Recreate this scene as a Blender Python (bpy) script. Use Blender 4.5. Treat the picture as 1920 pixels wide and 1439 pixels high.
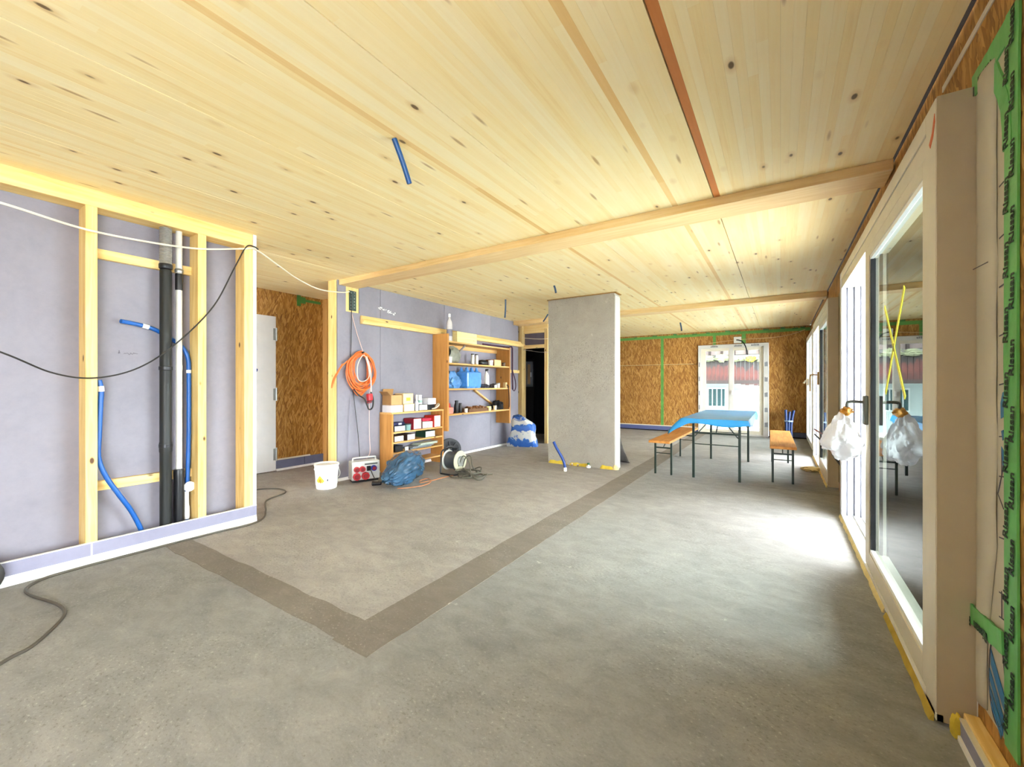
import bpy, bmesh, math, random
from mathutils import Vector, Matrix, noise, Euler

for o in list(bpy.data.objects): bpy.data.objects.remove(o)
SC = bpy.context.scene
COL = SC.collection
K = 0.923            # survey units -> metres
rnd = random.Random(7)

# ------------------------------------------------------------------ camera
CAM_H = 1.30
cd = bpy.data.cameras.new('camera'); cam = bpy.data.objects.new('camera', cd); COL.objects.link(cam)
cd.sensor_width = 36.0; cd.lens = 784.0/1920.0*36.0; cd.shift_y = 2.5/1920.0; cd.clip_start = 0.02
cam.location = (0, 0, CAM_H*K)
cam.rotation_euler = (math.pi/2, 0, math.atan2(503, 784))
SC.camera = cam

# ------------------------------------------------------------------ sky, daylight, exposure
w = bpy.data.worlds.new('sky'); SC.world = w; w.use_nodes = True
bg = w.node_tree.nodes['Background']
bg.inputs[0].default_value = (0.88, 0.94, 1.0, 1); bg.inputs[1].default_value = 22.0
SC.view_settings.view_transform = 'Standard'; SC.view_settings.look = 'None'
SC.view_settings.gamma = 1.0; SC.view_settings.use_curve_mapping = False
SC.view_settings.exposure = 0.58
cy = SC.cycles; cy.max_bounces = 8; cy.diffuse_bounces = 5; cy.glossy_bounces = 3; cy.transmission_bounces = 3; cy.transparent_max_bounces = 12
cy.caustics_reflective = False; cy.caustics_refractive = False
# ------------------------------------------------------------------ node helpers
def lin(h):
    h = h.lstrip('#'); r = []
    for i in (0, 2, 4):
        c = int(h[i:i+2], 16)/255.0
        r.append(c/12.92 if c <= 0.04045 else ((c+0.055)/1.055)**2.4)
    return (*r, 1.0)
class NT:
    def __init__(s, name):
        s.m = bpy.data.materials.new(name); s.m.use_nodes = True
        s.t = s.m.node_tree; s.t.nodes.clear()
        s.out = s.n('ShaderNodeOutputMaterial')
    def n(s, typ, **kw):
        x = s.t.nodes.new(typ)
        for k, v in kw.items(): setattr(x, k, v)
        return x
    def l(s, a, b): s.t.links.new(a, b)
    def set(s, node, **kw):
        for k, v in kw.items(): node.inputs[k.replace('_', ' ')].default_value = v
        return node
    def coord(s, kind='Object'): return s.n('ShaderNodeTexCoord').outputs[kind]
    def pos(s): return s.n('ShaderNodeNewGeometry').outputs['Position']
    def mapping(s, vec, scale=(1, 1, 1), rot=(0, 0, 0), loc=(0, 0, 0)):
        m = s.n('ShaderNodeMapping'); s.l(vec, m.inputs[0])
        m.inputs['Scale'].default_value = scale; m.inputs['Rotation'].default_value = rot; m.inputs['Location'].default_value = loc
        return m.outputs[0]
    def noise(s, vec, scale, detail=3, rough=.55, dist=0, out='Fac'):
        x = s.n('ShaderNodeTexNoise'); s.l(vec, x.inputs['Vector'])
        x.inputs['Scale'].default_value = scale; x.inputs['Detail'].default_value = detail
        x.inputs['Roughness'].default_value = rough; x.inputs['Distortion'].default_value = dist
        return x.outputs[out]
    def vor(s, vec, scale, rnd_=1.0, out='Distance', feat='F1'):
        x = s.n('ShaderNodeTexVoronoi', feature=feat); s.l(vec, x.inputs['Vector'])
        x.inputs['Scale'].default_value = scale; x.inputs['Randomness'].default_value = rnd_
        return x.outputs[out]
    def ramp(s, fac, stops, interp='LINEAR'):
        r = s.n('ShaderNodeValToRGB'); s.l(fac, r.inputs[0]); e = r.color_ramp.elements
        r.color_ramp.interpolation = interp
        while len(e) < len(stops): e.new(.5)
        for i, (p, c) in enumerate(stops): e[i].position = p; e[i].color = c
        return r.outputs[0]
    def mix(s, a, b, fac, blend='MIX'):
        x = s.n('ShaderNodeMix', data_type='RGBA', blend_type=blend)
        for v, i in ((fac, 0), (a, 6), (b, 7)):
            if hasattr(v, 'is_linked'): s.l(v, x.inputs[i])
            else: x.inputs[i].default_value = v
        return x.outputs[2]
    def math(s, op, a, b=0.0, c=0.0):
        x = s.n('ShaderNodeMath', operation=op)
        for v, i in ((a, 0), (b, 1), (c, 2)):
            if hasattr(v, 'is_linked'): s.l(v, x.inputs[i])
            else: x.inputs[i].default_value = v
        return x.outputs[0]
    def sep(s, vec):
        x = s.n('ShaderNodeSeparateXYZ'); s.l(vec, x.inputs[0]); return x.outputs
    def bump(s, h, strength=.2, dist=.01):
        b = s.n('ShaderNodeBump'); s.l(h, b.inputs['Height'])
        b.inputs['Strength'].default_value = strength; b.inputs['Distance'].default_value = dist
        return b.outputs[0]
    def finish(s, col, rough=.6, metal=0.0, spec=.5, normal=None, trans=0.0):
        p = s.n('ShaderNodeBsdfPrincipled')
        if hasattr(col, 'is_linked'): s.l(col, p.inputs['Base Color'])
        else: p.inputs['Base Color'].default_value = col
        if hasattr(rough, 'is_linked'): s.l(rough, p.inputs['Roughness'])
        else: p.inputs['Roughness'].default_value = rough
        p.inputs['Metallic'].default_value = metal; p.inputs['Specular IOR Level'].default_value = spec
        p.inputs['Transmission Weight'].default_value = trans
        if normal is not None: s.l(normal, p.inputs['Normal'])
        s.l(p.outputs[0], s.out.inputs[0])
        return s.m
def shade(c, f): return (c[0]*f, c[1]*f, c[2]*f, 1)
MATS = {}
def mat(name, hexc, rough=.5, metal=0.0, var=.10, vscale=9.0, bump=0.0, bscale=60.0, spec=.5):
    if name in MATS: return MATS[name]
    t = NT(name); c = lin(hexc); co = t.coord()
    nz = t.noise(co, vscale, 4)
    colr = t.ramp(nz, [(.25, shade(c, 1-var)), (.75, shade(c, 1+var*.7))])
    nrm = t.bump(t.noise(co, bscale, 4), bump, .004) if bump else None
    MATS[name] = t.finish(colr, rough, metal, spec, nrm)
    return MATS[name]
def wood(name, light, dark, axis, knots=True, rough=.6, knot='#5a3a20'):
    if name in MATS: return MATS[name]
    t = NT(name); co = t.coord()
    sc = [1, 1, 1]; sc[axis] = .055
    v = t.mapping(co, tuple(sc))
    n1 = t.noise(v, 34, 5, .6, .8); n2 = t.noise(t.mapping(co, tuple(.25 if i == axis else 1 for i in range(3))), 5, 2)
    f = t.math('ADD', t.math('MULTIPLY', n1, .7), t.math('MULTIPLY', n2, .3))
    col = t.ramp(f, [(.34, lin(dark)), (.60, lin(light))])
    if knots:
        ks = [7, 7, 7]; ks[axis] = 3.6
        kd = t.vor(t.mapping(co, tuple(ks)), 1.0)
        kf = t.ramp(kd, [(.06, (1, 1, 1, 1)), (.105, (0, 0, 0, 1))])
        col = t.mix(col, lin(knot), kf)
    MATS[name] = t.finish(col, rough, 0, .35, t.bump(n1, .12, .003))
    return MATS[name]
def lamella_mat(name, light, dark, orange):
    t = NT(name); p = t.pos(); xyz = t.sep(p); ran = t.n('ShaderNodeObjectInfo').outputs['Random']
    seg = t.math('FLOOR', t.math('DIVIDE', t.math('ADD', xyz[1], t.math('MULTIPLY', ran, 37.0)), 2.1))
    wn = t.n('ShaderNodeTexWhiteNoise', noise_dimensions='1D')
    t.l(t.math('ADD', seg, t.math('MULTIPLY', ran, 91.0)), wn.inputs['W'])
    tone = wn.outputs['Value']
    v = t.mapping(p, (1, .035, 1)); g = t.noise(v, 70, 5, .6, .5)
    v2 = t.mapping(p, (1, .12, 1)); g2 = t.noise(v2, 14, 3, .5, .4)
    f = t.math('ADD', t.math('MULTIPLY', tone, .30), t.math('ADD', t.math('MULTIPLY', g, .36), t.math('MULTIPLY', g2, .34)))
    col = t.ramp(f, [(.26, lin(light)), (.62, lin(dark)), (.86, lin(orange))])
    kd = t.vor(t.mapping(p, (6.6, 3.1, 6.6)), 1.0)
    halo = t.ramp(kd, [(.05, (1, 1, 1, 1)), (.20, (0, 0, 0, 1))])
    col = t.mix(col, lin('#d2a45c'), t.math('MULTIPLY', halo, .55))
    kf = t.ramp(kd, [(.055, (1, 1, 1, 1)), (.085, (0, 0, 0, 1))])
    col = t.mix(col, lin('#5d4126'), t.math('MULTIPLY', kf, .9))
    # resin streaks
    rs = t.vor(t.mapping(p, (9, 1.4, 9), loc=(3.1, 8.2, 1.7)), 1.0)
    col = t.mix(col, lin('#a8763f'), t.math('MULTIPLY', t.ramp(rs, [(.05, (1, 1, 1, 1)), (.11, (0, 0, 0, 1))]), .7))
    return t.finish(col, .55, 0, .3, t.bump(g, .05, .002))
def osb_mat(name, normal_axis):
    t = NT(name); co = t.pos()
    dn = t.noise(co, 5, 3, out='Color')
    cw = t.mix(co, dn, .02, 'ADD')
    def rot(a):
        r = [0, 0, 0]; r[normal_axis] = math.radians(a); return tuple(r)
    def layer(a, s, lc):
        m = t.mapping(cw, (1, 1, 1), rot(a), lc)
        return t.mapping(m, (s, s, s*.15))
    a = t.vor(layer(5, 62, (0, 0, 0)), 1, out='Color'); b = t.vor(layer(-14, 52, (3, 1, 2)), 1, out='Color'); c = t.vor(layer(26, 56, (7, 5, 1)), 1, out='Color')
    sa, sb, scc = t.sep(a), t.sep(b), t.sep(c)
    pick = t.math('GREATER_THAN', sb[1], .58); pick2 = t.math('GREATER_THAN', scc[1], .72)
    v1 = t.mix(sa[0], sb[0], pick); v2 = t.mix(v1, scc[0], pick2)
    fine = t.noise(t.mapping(co, (1, 1, .1)), 110, 3)
    f = t.math('ADD', t.math('MULTIPLY', t.sep(v2)[0], .62), t.math('MULTIPLY', fine, .38))
    col = t.ramp(f, [(.14, lin('#784c1b')), (.34, lin('#966428')), (.55, lin('#a97936')), (.82, lin('#c69754'))])
    blot = t.noise(co, 1.6, 3)
    col = t.mix(col, lin('#8f5f27'), t.math('MULTIPLY', t.ramp(blot, [(.4, (0, 0, 0, 1)), (.75, (1, 1, 1, 1))]), .35))
    return t.finish(col, .6, 0, .4, t.bump(f, .25, .004))
def concrete_mat(name, a, b, c, grain=.35, warm=None):
    t = NT(name); p = t.pos()
    n1 = t.noise(p, .9, 4, .6, .3); n2 = t.noise(t.mapping(p, (1, 1.7, 1), (0, 0, .5)), 5.5, 5, .68, .6); n3 = t.noise(p, 85, 4, .7)
    f = t.math('ADD', t.math('MULTIPLY', n1, .38), t.math('ADD', t.math('MULTIPLY', n2, .44), t.math('MULTIPLY', n3, .18)))
    col = t.ramp(f, [(.30, lin(a)), (.50, lin(b)), (.68, lin(c))])
    sp = t.vor(p, 34); gate = t.noise(p, 2.2, 2)
    spf = t.math('MULTIPLY', t.ramp(sp, [(.05, (1, 1, 1, 1)), (.12, (0, 0, 0, 1))]), t.ramp(gate, [(.48, (0, 0, 0, 1)), (.62, (1, 1, 1, 1))]))
    col = t.mix(col, lin('#6f6a5e'), t.math('MULTIPLY', spf, .75))
    gr_ = t.noise(t.mapping(p, (1, 1.5, 1), (0, 0, .9)), 58, 3, .6)
    gm_ = t.ramp(t.noise(t.mapping(p, loc=(1, 7, 0)), 1.3, 2), [(.40, (.25, .25, .25, 1)), (.62, (1, 1, 1, 1))])
    col = t.mix(col, lin('#6a685f'), t.math('MULTIPLY', t.math('MULTIPLY', t.ramp(gr_, [(.33, (1, 1, 1, 1)), (.43, (0, 0, 0, 1))]), gm_), .62))
    col = t.mix(col, lin('#cfccc2'), t.math('MULTIPLY', t.math('MULTIPLY', t.ramp(gr_, [(.60, (0, 0, 0, 1)), (.70, (1, 1, 1, 1))]), gm_), .40))
    wh = t.ramp(t.noise(t.mapping(p, (1, 1, 1), loc=(5, 3, 0)), 7, 5, .7), [(.66, (0, 0, 0, 1)), (.74, (1, 1, 1, 1))])
    col = t.mix(col, lin('#d8d3c8'), t.math('MULTIPLY', wh, .45))
    h = t.math('ADD', t.math('MULTIPLY', n2, .8), t.math('MULTIPLY', n3, .35))
    return t.finish(col, .82, 0, .3, t.bump(h, grain*.9, .010))
def glass_mat(name, tint=(.95, .98, .97, 1)):
    t = NT(name); fr = t.n('ShaderNodeFresnel'); fr.inputs[0].default_value = 1.5
    tr = t.n('ShaderNodeBsdfTransparent'); tr.inputs[0].default_value = tint
    gl = t.n('ShaderNodeBsdfGlossy'); gl.inputs['Roughness'].default_value = .004; gl.inputs[0].default_value = (.97, 1, .99, 1)
    # faint procedural waviness of the pane
    bm = t.bump(t.noise(t.coord(), 1.4, 2), .03, .003); t.l(bm, gl.inputs['Normal'])
    mx = t.n('ShaderNodeMixShader'); t.l(fr.outputs[0], mx.inputs[0]); t.l(tr.outputs[0], mx.inputs[1]); t.l(gl.outputs[0], mx.inputs[2])
    t.l(mx.outputs[0], t.out.inputs[0]); return t.m
def board_mat(name, hexc):
    t = NT(name); c = lin(hexc); p = t.pos()
    n = t.noise(p, 1.8, 5, .6, .4); n2 = t.noise(p, 24, 4, .7)
    f = t.math('ADD', t.math('MULTIPLY', n, .75), t.math('MULTIPLY', n2, .25))
    col = t.ramp(f, [(.32, shade(c, .86)), (.52, c), (.72, shade(c, 1.12))])
    return t.finish(col, .8, 0, .25, t.bump(n2, .06, .003))

LAM = lamella_mat('ceiling_spruce', '#fcecbe', '#f7dfa2', '#eac680')
LAM_R = lamella_mat('ceiling_spruce_heartwood', '#d08a4c', '#c47a3e', '#b06a33')
LAM_T = lamella_mat('ceiling_spruce_tan', '#f0cf8e', '#e4ba74', '#d6a35a')
WY = wood('spruce_grain_y', '#f1d390', '#dcb264', 1); WX = wood('spruce_grain_x', '#efd79c', '#dfba74', 0); WZ = wood('spruce_grain_z', '#f2d48e', '#dcb061', 2)
PX = wood('beam_spruce', '#f0d29b', '#dfb87a', 0, knots=False)
SHZ = wood('shelf_board_z', '#c98f4b', '#b07737', 2); SHY = wood('shelf_board_y', '#e0b473', '#c4914e', 1)
OSBX = osb_mat('osb_facing_x', 0); OSBY = osb_mat('osb_facing_y', 1)
SLAB_IN = concrete_mat('screed_inner', '#807d78', '#9b9691', '#b0aba4')
SLAB_OUT = concrete_mat('screed_outer', '#727270', '#8b8a87', '#a19f9b')
STRIPM = concrete_mat('mortar_strip', '#6c665d', '#7a736a', '#8a837a', .5)
COLM = concrete_mat('cast_concrete', '#948f84', '#a39e93', '#afaa9f', .12)
LILAC = board_mat('lilac_gypsum_board', '#8a8690'); LILACD = board_mat('lilac_base_board', '#8d8b9e'); LILACK = board_mat('blue_grey_base_strip', '#6c6f86')
PLASTER = mat('white_plaster', '#ecebe8', .8, bump=.2, bscale=40)
PVC = mat('white_pvc', '#eeeeec', .35, var=.03)
PVCW = mat('warm_white_frame', '#dad2c0', .5, var=.05)
FILM = mat('protective_film', '#c4bca9', .45, var=.07, vscale=4, bump=.25, bscale=14)
FILMG = mat('frame_film_grey', '#cfccc6', .4, var=.08, vscale=5)
GLASS = glass_mat('window_glass')
GREENT = mat('green_tape', '#63b863', .4, var=.12, vscale=12, bump=.3, bscale=30)
GREEND = mat('green_tape_dark', '#3f7a38', .45, var=.2)
BLACK = mat('black_plastic', '#15161a', .4, var=.2)
DARKROOM = mat('unlit_black', '#0d0b0a', .9)  # near-black colour stands in for the darkness of the unlit room
RUBBER = mat('black_rubber', '#24221f', .55, var=.15)
CABLEG = mat('grey_cable', '#4b463c', .5, var=.15)
WCABLE = mat('white_cable', '#e9dfc8', .45, var=.05)
BLUEC = mat('blue_conduit', '#1459a8', .4, var=.12)
BLUED = mat('dark_blue_conduit', '#1b3a78', .4, var=.15)
WHITE = mat('white_plastic', '#f1f1ee', .4, var=.04)
ORANGE = mat('orange_cable', '#e0712f', .5, var=.2, vscale=20)
FOAM = mat('yellow_foam', '#dcc040', .8, var=.2, vscale=14, bump=.6, bscale=30)
FOAMP = mat('pale_foam', '#e2cf94', .85, var=.15, vscale=14, bump=.6, bscale=30)
GREENM = mat('dark_green_steel', '#172a21', .4, var=.12)
STEEL = mat('galvanised_steel', '#a7a8a4', .35, metal=.8, var=.15, vscale=14)
DARKST = mat('dark_steel', '#4a5a56', .45, metal=.6, var=.2, vscale=14)
REDP = mat('red_plastic', '#c02a34', .4, var=.12)
GREYP = mat('grey_plastic', '#c9cac6', .45, var=.06)
CARD = mat('cardboard', '#a77b4a', .8, var=.14); CARDD = mat('dark_cardboard', '#6b4a30', .8, var=.15); CARDL = mat('pale_cardboard', '#dbc08a', .75, var=.08)
GAP = mat('shadow_gap_felt', '#2a1c12', .95)

# ------------------------------------------------------------------ mesh helpers
class MB:
    def __init__(s): s.v = []; s.f = []
    def add(s, vs, fs):
        b = len(s.v); s.v += [tuple(x) for x in vs]; s.f += [tuple(b+i for i in f) for f in fs]; return s
    def box(s, x0, x1, y0, y1, z0, z1):
        return s.add([(x0,y0,z0),(x1,y0,z0),(x1,y1,z0),(x0,y1,z0),(x0,y0,z1),(x1,y0,z1),(x1,y1,z1),(x0,y1,z1)],
                     [(0,3,2,1),(4,5,6,7),(0,1,5,4),(1,2,6,5),(2,3,7,6),(3,0,4,7)])
    def obox(s, c, size, rot=(0,0,0)):
        R = Euler(rot).to_matrix(); c = Vector(c); b = MB().box(-size[0]/2,size[0]/2,-size[1]/2,size[1]/2,-size[2]/2,size[2]/2)
        return s.add([R @ Vector(v) + c for v in b.v], b.f)
    def bar(s, p0, p1, a, b=None, up=(0,0,1)):
        p0, p1 = Vector(p0), Vector(p1); d = (p1-p0).normalized(); up = Vector(up); b = b or a
        if abs(d.dot(up)) > .97: up = Vector((1,0,0))
        u = d.cross(up).normalized()*a/2; w_ = u.cross(d).normalized()*b/2
        vs = [p+q for p in (p0,p1) for q in (-u-w_, u-w_, u+w_, -u+w_)]
        return s.add(vs, [(0,1,2,3),(7,6,5,4),(0,4,5,1),(1,5,6,2),(2,6,7,3),(3,7,4,0)])
    def tube(s, pts, r, n=8, closed=False):
        pts = [Vector(p) for p in pts]; m = len(pts); rs = r if isinstance(r, (list, tuple)) else [r]*m
        d0 = (pts[1]-pts[0]).normalized(); up = Vector((0,0,1)) if abs(d0.z) < .9 else Vector((1,0,0))
        u = d0.cross(up).normalized(); vs = []
        for i, p in enumerate(pts):
            a = pts[(i-1) % m] if (i or closed) else p; b = pts[(i+1) % m] if (i < m-1 or closed) else p
            d = (b-a).normalized(); u = (u-d*u.dot(d))
            u = u.normalized() if u.length > 1e-6 else d.orthogonal().normalized()
            w_ = d.cross(u)
            vs += [p+(u*math.cos(2*math.pi*k/n)+w_*math.sin(2*math.pi*k/n))*rs[i] for k in range(n)]
        fs = []
        for i in range(m if closed else m-1):
            j = (i+1) % m
            fs += [(i*n+k, i*n+(k+1) % n, j*n+(k+1) % n, j*n+k) for k in range(n)]
        if not closed: fs += [tuple(range(n-1,-1,-1)), tuple((m-1)*n+k for k in range(n))]
        return s.add(vs, fs)
    def cyl(s, p0, p1, r0, r1=None, n=16): return s.tube([p0, p1], [r0, r0 if r1 is None else r1], n)
    def lathe(s, prof, n=24, c=(0,0,0), axis=2):
        vs = []; m = len(prof)
        for r, z in prof:
            for k in range(n):
                a = 2*math.pi*k/n; p = (r*math.cos(a), r*math.sin(a), z)
                if axis == 0: p = (p[2], p[0], p[1])
                if axis == 1: p = (p[1], p[2], p[0])
                vs.append((p[0]+c[0], p[1]+c[1], p[2]+c[2]))
        fs = [(i*n+k, i*n+(k+1) % n, (i+1)*n+(k+1) % n, (i+1)*n+k) for i in range(m-1) for k in range(n)]
        if prof[0][0] > 1e-6: fs.append(tuple(range(n-1,-1,-1)))
        if prof[-1][0] > 1e-6: fs.append(tuple((m-1)*n+k for k in range(n)))
        return s.add(vs, fs)
    def prism(s, poly, axis, a0, a1):
        def mk(p, a): return (a, p[0], p[1]) if axis == 0 else ((p[0], a, p[1]) if axis == 1 else (p[0], p[1], a))
        n = len(poly); vs = [mk(p, a0) for p in poly]+[mk(p, a1) for p in poly]
        return s.add(vs, [tuple(range(n)), tuple(range(2*n-1, n-1, -1))]+[(i, (i+1) % n, n+(i+1) % n, n+i) for i in range(n)])
    def grid(s, fn, nu, nv):
        vs = [fn(i/nu, j/nv) for j in range(nv+1) for i in range(nu+1)]
        return s.add(vs, [(j*(nu+1)+i, j*(nu+1)+i+1, (j+1)*(nu+1)+i+1, (j+1)*(nu+1)+i) for j in range(nv) for i in range(nu)])
    def build(s, name, m, parent=None, smooth=False, bevel=0.0, solid=0.0, seg=2):
        me = bpy.data.meshes.new(name); me.from_pydata([Vector(v)*K for v in s.v], [], s.f); me.update()
        bm = bmesh.new(); bm.from_mesh(me); bmesh.ops.recalc_face_normals(bm, faces=bm.faces); bm.to_mesh(me); bm.free()
        if smooth:
            for p in me.polygons: p.use_smooth = True
            try: me.set_sharp_from_angle(angle=math.radians(50))
            except Exception: pass
        me.materials.append(m)
        o = bpy.data.objects.new(name, me); COL.objects.link(o); o.parent = parent
        if solid:
            d = o.modifiers.new('thickness', 'SOLIDIFY'); d.thickness = solid*K; d.offset = 0
        if bevel:
            d = o.modifiers.new('edge', 'BEVEL'); d.width = bevel*K; d.segments = seg; d.limit_method = 'ANGLE'; d.angle_limit = math.radians(40)
        return o
def spline(pts, n=8, closed=False):
    P = [Vector(p) for p in pts]; m = len(P); out = []
    for i in range(m if closed else m-1):
        if closed: a, b, c, d = P[(i-1) % m], P[i], P[(i+1) % m], P[(i+2) % m]
        else: a, b, c, d = P[max(i-1,0)], P[i], P[i+1], P[min(i+2,m-1)]
        for k in range(n):
            t = k/n
            out.append(.5*((2*b)+(c-a)*t+(2*a-5*b+4*c-d)*t*t+(3*b-a-3*c+d)*t**3))
    if not closed: out.append(P[-1])
    return out
def blob(c, rad, amp=.1, freq=3.0, sub=4, floor=None, seed=0, fn=None):
    bm = bmesh.new(); bmesh.ops.create_icosphere(bm, subdivisions=sub, radius=1.0); mb = MB()
    off = Vector((seed*3.7, seed*1.9, seed*5.3)); vs = []
    for v in bm.verts:
        p = v.co.copy(); d = noise.noise(p*freq+off)*amp + abs(noise.noise(p*freq*2.3+off))*amp*.8
        q = p*(1+d); q = Vector((q.x*rad[0], q.y*rad[1], q.z*rad[2]))
        if fn: q = fn(q, p)
        q += Vector(c)
        if floor is not None and q.z < floor: q.z = floor
        vs.append(q)
    mb.add(vs, [tuple(x.index for x in f.verts) for f in bm.faces]); bm.free(); return mb
def tag(o, label=None, cat=None, group=None, kind=None):
    if label: o['label'] = label
    if cat: o['category'] = cat
    if group: o['group'] = group
    if kind: o['kind'] = kind
    return o
def thing(name, label, cat, loc=(0,0,0), rz=0.0, group=None):
    o = bpy.data.objects.new(name, None); COL.objects.link(o); o.empty_display_size = .1
    o.location = Vector(loc)*K; o.rotation_euler = (0, 0, rz)
    return tag(o, label, cat, group)
def structure(name, label=None):
    o = bpy.data.objects.new(name, None); COL.objects.link(o); o.empty_display_size = .1
    return tag(o, label, None, None, 'structure')
def B(x0,x1,y0,y1,z0,z1): return MB().box(x0,x1,y0,y1,z0,z1)

H = 2.72
# ================================================================== floor
fl = structure('floor', 'grey screed floor with a darker mortar strip')
XR = .61
for (x0,x1,y0,y1,m) in ((-7.0,-1.91,1.486,6.195,SLAB_IN), (-7.0,-1.91,6.205,12.5,SLAB_IN), (-1.67,.72,-3.1,6.195,SLAB_OUT), (-1.67,.72,6.205,12.5,SLAB_OUT),
                        (-7.0,-1.67,-3.1,1.335,SLAB_OUT)):
    B(x0,x1,y0,y1,-.06,0).build('screed_slab', m, fl)
B(-7.0,.72,-3.1,12.5,-.16,-.06).build('sub_slab', GAP, fl)
def ragged(x0, x1, y0, y1, axis, n, j):
    a, b = [], []
    for i in range(n+1):
        t = i/n; q = Vector((t*n*.37, .2, axis)); d1 = noise.noise(q)*j; d2 = noise.noise(q+Vector((0,9,0)))*j
        if axis == 1: y = y0+(y1-y0)*t; a.append((x0+d1, y)); b.append((x1+d2, y))
        else: x = x0+(x1-x0)*t; a.append((x, y0+d1)); b.append((x, y1+d2))
    return a, b
def strip(a, b, z0, z1):
    mb = MB(); n = len(a)
    vs = [(p[0],p[1],z) for z in (z1, z0) for p in a+b]; fs = []
    for i in range(n-1):
        fs.append((i, i+1, n+i+1, n+i)); fs.append((2*n+i, 2*n+i+1, i+1, i)); fs.append((n+i, n+i+1, 3*n+i+1, 3*n+i))
    fs += [(0, n, 3*n, 2*n), (n-1, 2*n-1, 4*n-1, 3*n-1)]
    return mb.add(vs, fs)
a, b = ragged(-1.925, -1.655, 1.30, 12.2, 1, 120, .010); strip(a, b, -.05, .0016).build('mortar_strip', STRIPM, fl)
a, b = ragged(-4.19, -1.905, 1.318, 1.502, 0, 34, .014); strip(a, b, -.05, .0020).build('mortar_strip', STRIPM, fl)

# ================================================================== ceiling
ce = structure('ceiling', 'ceiling of glued pale spruce lamellas')
seams = [-6.90, -5.70, -4.645, -3.59, -2.535, -1.48, -.425, .597]
LW = .0422
lam_me = MB().box(0, 1, -3.1, 12.5, 0, .04); lam_ob = lam_me.build('lamella', LAM)
lam_mesh = lam_ob.data; bpy.data.objects.remove(lam_ob)
for s in range(len(seams)-1):
    x0, x1 = seams[s]+.003, seams[s+1]-.003
    pan = bpy.data.objects.new('ceiling_panel', None); COL.objects.link(pan); pan.parent = ce
    n = round((x1-x0)/LW); wd = (x1-x0)/n
    for i in range(n):
        o = bpy.data.objects.new('lamella', lam_mesh); COL.objects.link(o); o.parent = pan
        o.scale = (wd-.0003, 1, 1); o.location = (K*(x0+i*wd), 0, K*(H+rnd.uniform(0, .0006)))
        m = None
        if s == 6 and i == 0:
            o.location.y = 6.7*K; q = B(0,1,-3.1,3.6,0,.04).build('lamella', LAM_R, pan); q.scale = (wd-.0003, 1, 1); q.location = (K*(x0+i*wd), 0, K*H)
        if s == 5 and i == n-7: m = LAM_T
        if s == 4 and i == n-9: m = LAM_T
        if m: o.material_slots[0].link = 'OBJECT'; o.material_slots[0].material = m
B(-7.0, .72, -3.1, 12.5, H+.045, H+.12).build('roof_deck', GAP, ce); B(.72, 2.50, -3.1, 13.9, H+.05, H+.2).build('added_eave', mat('added_eave_board', '#8a7a68', .9), ce); B(-7.0, .72, 12.5, 13.9, H+.05, H+.2).build('added_eave', mat('added_eave_board', '#8a7a68', .9), ce)  # unseen eaves added to cut steep skylight at the doors and outside

# ================================================================== beams
def beam(y0, y1, z0, x0, label):
    o = B(x0, .597, y0, y1, z0, H).build('ceiling_beam', PX, None, bevel=.004)
    return tag(o, label, None, None, 'structure')
beam(3.49, 3.78, 2.652, -5.015, 'flat pale timber beam ending above the metal connector plate')
beam(7.85, 8.12, 2.632, -5.0, 'flat pale timber beam crossing behind the concrete column')

# ================================================================== wall_left: open stud partition with pipes
wl = structure('wall_left', 'open timber stud partition with lilac gypsum board behind')
B(-4.39,-4.37,-3.0,2.005,0,H).build('gypsum_board', LILAC, wl)
B(-4.57,-4.55,-3.0,2.005,0,H).build('gypsum_board', LILAC, wl)
B(-4.37,-4.20,-3.0,2.005,2.598,H).build('top_plate', WY, wl, bevel=.004)
for y in (.18, .873, 1.562, 1.930):
    B(-4.37,-4.20,y,y+(.064 if y < 1.9 else .075),.12,2.598).build('stud', WZ, wl, bevel=.004)
B(-4.37,-4.205,-3.0,2.005,0,.12).build('bottom_plate', LILACD, wl)
B(-4.55,-4.39,1.93,2.005,0,H).build('stud', WZ, wl)
for z in (2.256, .500):
    B(-4.37,-4.325,.937,1.562,z,z+.072).build('batten', WY, wl, bevel=.003)
B(-4.572,-4.192,2.005,2.034,0,H).build('end_board', PLASTER, wl)
bl = structure('baseboard_left', 'lilac base strip with white top edge along the stud partition')
B(-4.204,-4.188,-3.0,.898,.066,.155).build('base_strip', LILACD, bl); B(-4.204,-4.188,.908,2.034,.066,.155).build('base_strip', LILACD, bl)
B(-4.206,-4.185,-3.0,2.034,.155,.161).build('white_edge', PLASTER, bl); B(-4.204,-4.187,.898,.908,.066,.155).build('white_joint', PLASTER, bl)
def fillet(xw, sgn, y0, y1, hgt, out, n):
    vs, fs = [], []
    for i in range(n+1):
        y = y0+(y1-y0)*i/n; j = noise.noise(Vector((y*3.1, xw, 0)))*.25+1
        vs += [(xw, y, 0), (xw, y, hgt), (xw+sgn*out*.35, y, hgt), (xw+sgn*out*j, y, .001)]
    for i in range(n):
        for k in range(3): fs.append((i*4+k, i*4+k+1, i*4+4+k+1, i*4+4+k))
        fs.append((i*4+3, i*4, i*4+4, i*4+7))
    fs += [(0,1,2,3), (n*4+3,n*4+2,n*4+1,n*4)]
    return MB().add(vs, fs)
fillet(-4.204, 1, -3.0, 2.036, .066, .022, 60).build('mortar_fillet', PLASTER, bl)

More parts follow.
